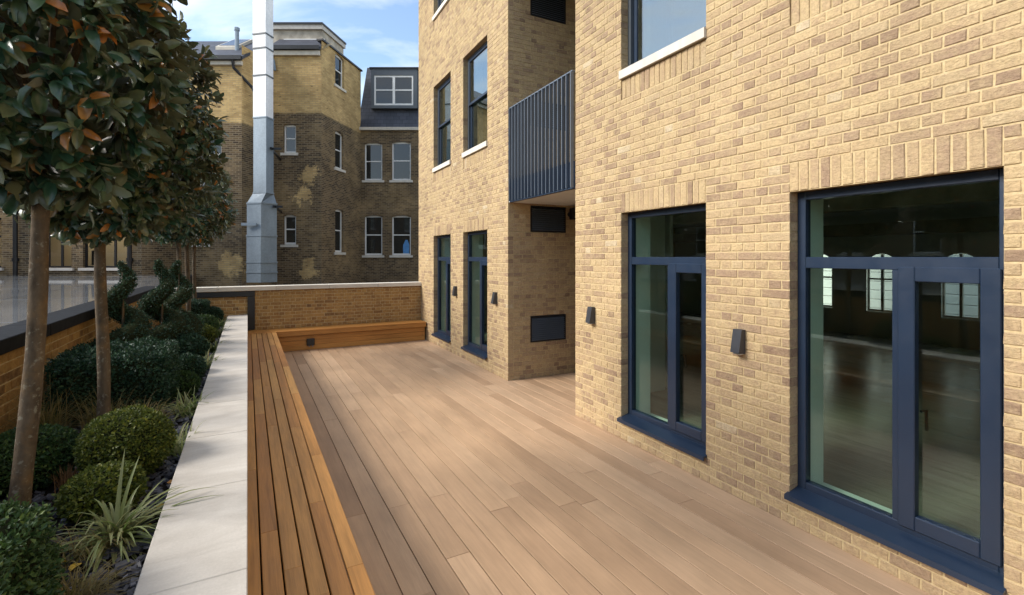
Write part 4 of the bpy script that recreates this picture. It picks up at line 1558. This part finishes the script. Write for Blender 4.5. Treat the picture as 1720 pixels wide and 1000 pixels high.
segs = [(475, 458, 414, 438, 465.5, 0), (458, 441, 414, 438, 465.5, 0), (441, 396, 414, 438, 465, 0), (396, 341, 414.5, 438.5, 465, 0), (323, 196, 425.5, 447, 459.5, 0),
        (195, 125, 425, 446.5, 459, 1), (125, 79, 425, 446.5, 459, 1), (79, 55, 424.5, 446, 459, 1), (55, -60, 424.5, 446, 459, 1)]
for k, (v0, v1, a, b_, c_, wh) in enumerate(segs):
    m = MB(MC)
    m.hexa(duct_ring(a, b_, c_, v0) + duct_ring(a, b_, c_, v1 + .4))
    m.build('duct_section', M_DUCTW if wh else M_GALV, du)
m = MB(MC)
m.hexa(duct_ring(414.5, 438.5, 465, 341) + duct_ring(425.5, 447, 459.5, 323.4))
m.build('duct_reducer', M_GALV, du)
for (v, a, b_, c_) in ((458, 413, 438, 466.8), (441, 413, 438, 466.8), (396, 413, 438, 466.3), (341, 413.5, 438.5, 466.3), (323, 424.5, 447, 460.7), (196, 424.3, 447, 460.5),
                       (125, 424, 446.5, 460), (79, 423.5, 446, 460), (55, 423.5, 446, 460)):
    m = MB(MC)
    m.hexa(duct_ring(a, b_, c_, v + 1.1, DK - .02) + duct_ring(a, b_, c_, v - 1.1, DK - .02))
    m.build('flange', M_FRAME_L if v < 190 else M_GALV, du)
for (v, uu0, uu1) in ((247, 456, 472), (346, 460, 474), (377, 405, 430)):
    m = MB(MC)
    z = bz(v, DK)
    if uu0 > 440:
        m.box(bx(uu0, DK + .3), bx(uu1, DK + .3), DK + .28, DK + .34, z - .04, z + .04)
        m.hexa([(bx(uu0, DK + .3), DK + .2, z - .04), (bx(uu0, DK + .3) + .06, DK + .2, z - .04), (bx(uu1, 20), 20, z - .04), (bx(uu1, 20) - .06, 20, z - .04),
                (bx(uu0, DK + .3), DK + .2, z + .04), (bx(uu0, DK + .3) + .06, DK + .2, z + .04), (bx(uu1, 20), 20, z + .04), (bx(uu1, 20) - .06, 20, z + .04)])
    else:
        m.box(bx(uu0, DK - .05), bx(uu1, DK - .05), DK - .05, DK + .0, z - .05, z + .05)
    m.build('bracket', M_BLACK if uu0 > 440 else M_GALV, du)

# ================================================================== PLANTS
TPL_V = np.array([(0, 0, 0), (-.38, .16, .07), (0, .16, 0), (.38, .16, .07), (-.5, .48, .07), (0, .48, -.02), (.5, .48, .07),
                  (-.37, .82, .0), (0, .82, -.07), (.37, .82, .0), (0, 1, -.16)], float)
TPL_F = np.array([(0, 2, 1), (0, 3, 2), (1, 2, 5), (1, 5, 4), (2, 3, 6), (2, 6, 5), (4, 5, 8), (4, 8, 7), (5, 6, 9), (5, 9, 8), (7, 8, 10), (8, 9, 10)])
NLF = len(TPL_F)
SM_V = np.array([(0, 0, 0), (-.5, .5, .12), (0, 1, -.05), (.5, .5, .12)], float)
SM_F = np.array([(0, 2, 1), (0, 3, 2)])


def unit(a):
    return a / np.maximum(np.linalg.norm(a, axis=-1, keepdims=True), 1e-9)


def leaf_frames(P, D, Nn, Ln, Wd):
    y = unit(D)
    x = unit(np.cross(y, Nn))
    z = np.cross(x, y)
    return np.stack([x * Wd[:, None], y * Ln[:, None], z * Ln[:, None]], -1)      # columns


def leaves_mesh(P, Mx, tv, tf):
    n = len(P)
    V = np.einsum('nij,kj->nki', Mx, tv) + P[:, None]
    F = tf[None] + (np.arange(n) * len(tv))[:, None, None]
    return V.reshape(-1, 3), F.reshape(-1, 3)


def sphere_dirs(n):
    v = NR.normal(size=(n, 3))
    return unit(v)


def crown_leaves(ctr, rad, ncl):
    """shoots spread through an uneven ball; leaves alternate along every shoot"""
    d = sphere_dirs(ncl)
    lump = 1 + 0.09 * np.sin(d[:, 0] * 6 + 1.3 * ctr[1]) * np.cos(d[:, 2] * 5 + d[:, 1] * 4) + NR.normal(0, .03, ncl)
    rr = np.where(NR.random(ncl) < .72, NR.uniform(.86, 1.0, ncl), NR.uniform(.5, .86, ncl)) * lump
    base = np.array(ctr) + d * np.array(rad) * rr[:, None]
    base[:, 2] = np.maximum(base[:, 2], ctr[2] - rad[2] * .93 + NR.uniform(0, .08, ncl))
    sh = unit(d + NR.normal(0, .35, (ncl, 3)) + np.array([0, 0, .12]))
    P, D, Nn = [], [], []
    for k in range(9):
        t = k / 8
        a = k * 2.4 + NR.uniform(0, 6.28, ncl) * .15 + np.arange(ncl)
        ref = unit(np.cross(sh, np.array([.2, .3, .93])))
        r2 = np.cross(sh, ref)
        rad_d = ref * np.cos(a)[:, None] + r2 * np.sin(a)[:, None]
        P.append(base + sh * (t * .11 - .05)[..., None] if np.ndim(t) else base + sh * (t * .11 - .05))
        D.append(rad_d * (1.0 - .45 * t) + sh * (.35 + .6 * t) + NR.normal(0, .2, (ncl, 3)) + np.array([0, 0, -.22]))
        Nn.append(sh * (.9 - .5 * t) + rad_d * -.25 + np.array([0, 0, .45]) + NR.normal(0, .25, (ncl, 3)))
    return np.concatenate(P), np.concatenate(D), np.concatenate(Nn), base


LEAF_MESH = []
for k in range(4):
    me = bpy.data.meshes.new('leaf')
    tv = TPL_V.copy()
    tv[:, 2] *= (.5, 1.0, 1.6, 2.2)[k]
    me.from_pydata(tv, [], TPL_F)
    me.materials.append(M_TLEAF)
    me.polygons.foreach_set('use_smooth', [True] * NLF)
    LEAF_MESH.append(me)


def tree(x, y, lean, cz, rad, ncl, label, r_trunk, singles, lsc=1.0):
    base = Vector((x, y, 0.68))
    t = thing('standard_tree', label, 'tree', base, 'clipped standard trees in the planter')
    ctr = Vector((x + lean[0] * 1.0, y + lean[1], cz))
    m = MB()
    pts, rs = [], []
    fork = cz - rad[2] * .55
    for k in range(12):
        f = k / 11
        z = 0.68 + (fork - 0.68) * f
        pts.append((x + (ctr.x - x) * f + math.sin(f * 7 + x * 5 + y) * .008, y + (ctr.y - y) * f + math.cos(f * 6 + y) * .008, z))
        rs.append(r_trunk * (1.12 - .28 * f + (.25 if k == 0 else 0)) * (1 + .04 * math.sin(k * 2.1)))
    m.tube(pts, rs, 12)
    m.build('trunk', M_BARK, t, True)
    m = MB()
    top = Vector(pts[-1])
    for k in range(14):
        a = k * 2.4
        e = ctr + Vector((math.cos(a) * rad[0] * .8, math.sin(a) * rad[1] * .8, R.uniform(-.45, .75) * rad[2]))
        mid = top.lerp(e, .5) + Vector((0, 0, .06))
        m.tube([top - Vector((0, 0, .05)), mid, e], [r_trunk * .45, r_trunk * .28, .006], 6)
    m.build('branches', M_BARK, t, True)
    P, D, Nn, _ = crown_leaves(ctr, rad, ncl)
    n = len(P)
    Ln = NR.uniform(.065, .108, n) * lsc
    Wd = Ln * NR.uniform(.40, .52, n)
    Mx = leaf_frames(P, D, Nn, Ln, Wd)
    pick = np.zeros(n, bool)
    if singles:
        dep = P[:, 0] * CF.x + P[:, 1] * CF.y
        uu = U0 + FPX * (P[:, 0] * CR.x + P[:, 1] * CR.y) / dep
        vv = V0 - FPX * (P[:, 2] - EYE) / dep
        ok = (uu > 0) & (uu < 1720) & (vv > 0) & (vv < 1000)
        tocam = unit(np.array([0, 0, EYE]) - P)
        out = unit((P - np.array(ctr)) / np.array(rad))
        score = np.where(ok, Ln / dep * (0.4 + (out * tocam).sum(1)), -9)
        pick[np.argsort(-score)[:singles]] = True
    V, F = leaves_mesh(P[~pick], Mx[~pick], TPL_V, TPL_F)
    cro = np_mesh('crown', V, F, np.repeat(NR.random((~pick).sum()), NLF), M_TLEAF, t, True)
    if singles:
        tag(cro, kind='stuff')
    for i in np.nonzero(pick)[0]:
        A = Mx[i]
        w = Matrix(((A[0, 0], A[0, 1], A[0, 2], P[i, 0]), (A[1, 0], A[1, 1], A[1, 2], P[i, 1]), (A[2, 0], A[2, 1], A[2, 2], P[i, 2]), (0, 0, 0, 1)))
        link(bpy.data.objects.new('leaf', LEAF_MESH[int(i) % 4]), cro, w)
    return t


tree(-0.93, 3.05, (0.10, 0.02), 3.17, (.47, .54, .88), 620, 'nearest clipped tree with large leaves at the left edge', .036, 300, 1.08)
tree(-0.93, 4.54, (-0.01, 0.0), 3.08, (.71, .67, .92), 1350, 'second clipped tree whose round crown overlaps the sky', .037, 300, .88)
tree(-0.93, 9.0, (0.0, 0.0), 3.0, (.64, .64, .72), 520, 'far clipped tree, leftmost of the three slim distant trunks', .034, 0)
tree(-0.93, 10.35, (-0.02, 0.0), 3.0, (.62, .62, .72), 520, 'far clipped tree, middle of the three slim distant trunks', .036, 0)
tree(-0.93, 11.5, (0.0, 0.0), 3.0, (.62, .46, .72), 520, 'farthest clipped tree, rightmost trunk against the back wall', .032, 0)


def surf_plant(name, label, loc, P, Nn, size, mat, core, group=None, cat='shrub', stem=None):
    """a clipped plant: small leaves standing on sampled surface points round a twiggy core"""
    t = thing(name, label, cat, loc, group)
    n = len(P)
    D = Nn * NR.uniform(.1, 1.0, (n, 1)) + NR.normal(0, .6, (n, 3)) + np.array([0, 0, .15])
    N2 = Nn + NR.normal(0, .55, (n, 3)) + np.array([0, 0, .35])
    Ln = NR.uniform(.75, 1.35, n) * size
    Mx = leaf_frames(P, D, N2, Ln, Ln * NR.uniform(.5, .7, n))
    V, F = leaves_mesh(P, Mx, SM_V, SM_F)
    np_mesh('foliage', V, F, np.repeat(NR.random(n), 2), mat, t)
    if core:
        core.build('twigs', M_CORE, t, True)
    if stem:
        stem.build('stem', M_BARK, t, True)
    return t


def ball(label, x, y, r, h, n, size, mat, name='box_ball', z0=0.69, group='clipped balls in the planter'):
    d = sphere_dirs(n)
    lump = 1 + .05 * np.sin(d[:, 0] * 7 + x * 9) * np.sin(d[:, 1] * 6 + y * 5) + NR.normal(0, .022, n)
    P = np.stack([x + d[:, 0] * r * lump, y + d[:, 1] * r * lump, z0 + h / 2 + d[:, 2] * h / 2 * 1.05 * lump], -1)
    P -= d * (NR.random((n, 1)) ** 2) * .045
    P[:, 2] = np.maximum(P[:, 2], z0 + .005 + .01 * NR.random(n))
    core = MB()
    rings, seg = 7, 12
    pts = []
    for i in range(rings + 1):
        th = math.pi * i / rings
        pts.append([(x + math.sin(th) * math.cos(2 * math.pi * k / seg) * r * .9, y + math.sin(th) * math.sin(2 * math.pi * k / seg) * r * .9, z0 + h / 2 + math.cos(th) * h * .45) for k in range(seg)])
    for i in range(rings):
        for k in range(seg):
            core.face([pts[i][k], pts[i + 1][k], pts[i + 1][(k + 1) % seg], pts[i][(k + 1) % seg]])
    return surf_plant(name, label, (x, y, z0), P, d, size, mat, core, group)


def block(label, x0, x1, y0, y1, z0, z1, n, size, mat, name='box_hedge'):
    """clipped cuboid hedge with softened edges"""
    c = np.array([(x0 + x1) / 2, (y0 + y1) / 2, (z0 + z1) / 2])
    hs_ = np.array([(x1 - x0) / 2, (y1 - y0) / 2, (z1 - z0) / 2])
    areas = np.array([hs_[1] * hs_[2], hs_[0] * hs_[2], hs_[0] * hs_[1]])
    ax = NR.choice(3, n, p=areas / areas.sum())
    q = NR.uniform(-1, 1, (n, 3))
    sg = np.where(NR.random(n) < .5, -1.0, 1.0)
    q[np.arange(n), ax] = sg
    nn = np.zeros((n, 3))
    nn[np.arange(n), ax] = sg
    p = q * hs_
    rr = min(.09, hs_.min() * .6)
    inner = np.clip(p, -(hs_ - rr), hs_ - rr)
    dv = unit(p - inner)
    p = inner + dv * rr
    nn = unit(dv + nn * .2)
    wob = .018 * np.sin(p[:, [0]] * 23 + p[:, [2]] * 17) + .016 * np.sin(p[:, [1]] * 19 + p[:, [0]] * 11 + 1)
    P = c + p + nn * (NR.normal(0, .012, (n, 1)) + wob) - nn * (NR.random((n, 1)) ** 2) * .04
    P[:, 2] = np.maximum(P[:, 2], z0)
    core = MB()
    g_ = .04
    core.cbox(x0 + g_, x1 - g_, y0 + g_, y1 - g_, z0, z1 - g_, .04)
    return surf_plant(name, label, (c[0], c[1], z0), P, nn, size, mat, core, 'clipped hedge blocks in the planter', 'hedge')


def spiral(label, x, y, h, r0, n, ph):
    z0 = .69
    f = NR.random(n) ** .72 * 1.0
    f = 1 - f
    turns = 2.3
    hr = lambda f: (r0 * .66) * (1 - f) ** .85 + .018
    tr = lambda f: (r0 * .52) * (1 - f) ** .6 + .022
    a = ph + f * turns * 2 * np.pi
    c = np.stack([x + np.cos(a) * hr(f), y + np.sin(a) * hr(f), z0 + .06 + f * (h - .08)], -1)
    d = sphere_dirs(n)
    P = c + d * tr(f)[:, None] * np.array([1, 1, .8]) * (1 + NR.normal(0, .05, (n, 1))) - d * (NR.random((n, 1)) ** 2) * .03
    P[:, 2] = np.maximum(P[:, 2], z0 + .01)
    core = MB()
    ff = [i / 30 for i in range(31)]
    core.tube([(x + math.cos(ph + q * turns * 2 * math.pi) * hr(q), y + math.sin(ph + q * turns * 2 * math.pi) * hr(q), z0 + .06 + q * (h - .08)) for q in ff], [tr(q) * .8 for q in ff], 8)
    st = MB()
    st.tube([(x, y, z0 - .02), (x + .006, y, z0 + h * .5), (x, y, z0 + h * .9)], [.018, .014, .006], 7)
    return surf_plant('spiral_topiary', label, (x, y, z0), P, d, .024, M_YEW, core, 'spiral topiaries in the planter', 'topiary', st)


block('near clipped box hedge block at the bottom left corner', -1.40, -.645, 1.75, 2.55, .68, 1.13, 26000, .021, M_BOX)
block('large dark green clipped hedge block behind the second trunk', -1.40, -.62, 5.15, 6.05, .68, 1.21, 24000, .026, M_YEW)
block('small far clipped hedge cube near the back wall', -1.02, -.68, 11.0, 11.4, .68, 1.20, 5000, .03, M_YEW)
ball('clipped yellow green box ball in front of the second trunk', -.66, 3.78, .235, .40, 11000, .019, M_BOXY)
ball('low bright leaved box mound behind the variegated sedge', -.67, 3.28, .175, .24, 5500, .021, M_BOXY)
ball('dark round shrub half hidden by the nearest trunk', -1.16, 3.92, .25, .32, 9000, .021, M_BOX)
ball('low round shrub between the first spiral and the others', -1.12, 7.1, .22, .40, 5000, .026, M_BOX)
ball('round shrub squeezed beside the large dark hedge', -.58, 6.25, .17, .30, 4500, .024, M_YEW)
ball('small round shrub right of the large hedge near the coping', -.56, 5.65, .14, .24, 3500, .022, M_BOX)
ball('green round shrub in front of the far hedge cube', -.64, 9.7, .20, .36, 4000, .028, M_BOX)
ball('small green round shrub beside the coping below the spirals', -.60, 8.95, .17, .28, 3500, .026, M_BOXY)
ball('dark ball shrub next to the far hedge cube', -.60, 11.25, .17, .36, 3500, .028, M_YEW)
ball('dark low shrub at the foot of the paired spirals', -.66, 7.55, .20, .34, 4500, .026, M_YEW)
spiral('spiral topiary standing alone left of the paired ones', -1.25, 6.95, 1.32, .30, 9000, 0.4)
spiral('spiral topiary, left one of the close pair', -.99, 7.75, 1.34, .31, 9000, 1.6)
spiral('spiral topiary, right one of the close pair', -.86, 8.3, 1.33, .29, 8000, 2.9)


def blade_pts(x, y, z, az, ln, rise, droop, w, n=7):
    """centre line and width of one arching blade"""
    out = []
    for k in range(n):
        f = k / (n - 1)
        r = ln * (f * math.cos(rise) + f * f * .12)
        h = ln * (f * math.sin(rise) - droop * f ** 2.3)
        out.append((x + math.cos(az) * r, y + math.sin(az) * r, max(z + h, z - .02), w * (1 - f ** 2.2) * (0.6 + 0.4 * min(1, f * 5)) + .0006))
    return out


def add_blade(m, pts, az, tint=None):
    sx, sy = -math.sin(az), math.cos(az)
    b = len(m.v)
    for (x, y, z, w) in pts:
        m.v += [(x - sx * w, y - sy * w, z + w * .5), (x, y, z), (x + sx * w, y + sy * w, z + w * .5)]
    for k in range(len(pts) - 1):
        for j in (0, 1):
            q = b + k * 3 + j
            if tint is not None:
                m.t[len(m.f)] = tint
            m.f.append((q, q + 1, q + 4, q + 3))


# variegated sedge in the foreground: each blade its own piece
x, y = -.555, 2.93
sd = thing('variegated_sedge', 'large arching green and cream variegated sedge in the foreground', 'grass plant', (x, y, .69), 'variegated sedges along the coping')
for k in range(150):
    az = R.uniform(0, 2 * math.pi)
    ln = R.uniform(.18, .42)
    rise = R.uniform(.25, 1.35)
    m = MB()
    add_blade(m, blade_pts(x + R.uniform(-.03, .03), y + R.uniform(-.03, .03), .685, az, ln, rise, R.uniform(.25, .75), R.uniform(.006, .0105)), az)
    m.build('blade', M_SEDGE, sd, True)
for (az, ln, rise, dr) in ((0.3, .50, .75, .45), (0.05, .48, .62, .35), (.55, .45, .9, .5), (1.2, .42, 1.25, .15), (1.5, .45, 1.35, .1)):
    m = MB()
    add_blade(m, blade_pts(x, y, .69, az, ln, rise, dr, .010, 9), az)
    m.build('blade', M_SEDGE, sd, True)


def tuft(name, label, x, y, n, l0, l1, mat, wd, group, rmin=.5, rmax=1.4, spread=.05, dr=(.2, .7)):
    m = MB()
    for k in range(n):
        az = R.uniform(0, 2 * math.pi)
        add_blade(m, blade_pts(x + R.gauss(0, spread), y + R.gauss(0, spread), .685, az, R.uniform(l0, l1), R.uniform(rmin, rmax), R.uniform(*dr), wd * R.uniform(.7, 1.3), 6), az, R.random())
    t = thing(name, label, 'grass plant', (x, y, .69), group)
    m.build('foliage', mat, t, True)


G1, G2 = 'variegated sedges along the coping', 'wispy grasses in the planter'
tuft('variegated_sedge', 'variegated sedge tuft right of the yellow green box ball', -.44, 4.05, 80, .16, .36, M_SEDGE, .0062, G1)
tuft('variegated_sedge', 'sedge tuft arching over the coping beside the large hedge', -.45, 5.0, 80, .18, .38, M_SEDGE, .006, G1)
tuft('variegated_sedge', 'pale sedge tuft at the coping right of the large hedge', -.46, 6.9, 90, .18, .36, M_SEDGE, .0065, G1)
tuft('variegated_sedge', 'pale sedge tuft at the coping beside the paired spirals', -.46, 8.2, 90, .2, .36, M_SEDGE, .0065, G1)
tuft('variegated_sedge', 'yellow green sedge tuft along the far coping', -.46, 9.75, 100, .2, .4, M_SEDGE, .006, G1)
tuft('variegated_sedge', 'farthest sedge tuft touching the end of the coping', -.46, 11.0, 80, .2, .36, M_SEDGE, .006, G1)
tuft('wispy_grass', 'wispy straw grass clump against the low brick wall', -1.33, 4.85, 260, .25, .55, M_STRAW, .0016, G2, .7, 1.45, .05, (.1, .5))
tuft('wispy_grass', 'wispy straw grass clump just behind the second trunk', -1.0, 4.9, 220, .2, .45, M_STRAW, .0016, G2, .7, 1.45, .06, (.1, .5))
tuft('wispy_grass', 'wispy grass clump in front of the large hedge', -.72, 4.75, 220, .2, .42, M_STRAW, .0016, G2, .6, 1.45, .06, (.2, .6))
tuft('wispy_grass', 'soft grass clump at the bottom edge beside the coping', -.60, 2.42, 320, .14, .30, M_STRAW, .0016, G2, .4, 1.4, .04, (.3, .7))
tuft('wispy_grass', 'low wispy grass around the foot of the sedge', -.66, 2.85, 160, .15, .28, M_STRAW, .0014, G2, .4, 1.4, .06, (.3, .7))
tuft('wispy_grass', 'dry tan grass tuft standing alone on the slate chips', -.92, 3.72, 90, .10, .19, M_TAN, .0018, G2, 1.0, 1.5, .02, (.05, .25))

# fallen leaves
for (u, v, lb, s) in ((259, 852, 'yellow fallen leaf on slate chips beside the coping', .075), (118, 962, 'yellow fallen leaf near the bottom by the near hedge', .055),
                      (112, 946, 'small yellow fallen leaf against the near hedge', .05), (258, 884, 'brown fallen leaf just below the yellow one by the coping', .05),
                      (281, 812, 'brown fallen leaf under the coping beside the box mound', .05)):
    a = (u - U0) / FPX
    k = (EYE - .712) * FPX / (v - V0)
    px_, py_ = (CF.x + CR.x * a) * k, (CF.y + CR.y * a) * k
    px_ = min(px_, -.41)
    o = bpy.data.objects.new('fallen_leaf', None)
    me = bpy.data.meshes.new('fallen_leaf')
    tv = TPL_V.copy()
    tv[:, 0] *= .7
    tv[:, 2] += NR.normal(0, .06, len(TPL_V))
    me.from_pydata(tv * s, [], TPL_F)
    me.materials.append(M_YLEAF)
    w = Matrix.Translation((px_, py_, .72)) @ Matrix.Rotation(R.uniform(0, 6.28), 4, 'Z') @ Matrix.Rotation(R.uniform(-.3, .3), 4, 'X')
    bpy.data.objects.remove(o)
    o = link(bpy.data.objects.new('fallen_leaf', me), None, w)
    tag(o, lb, 'leaf', 'fallen leaves in the planter')
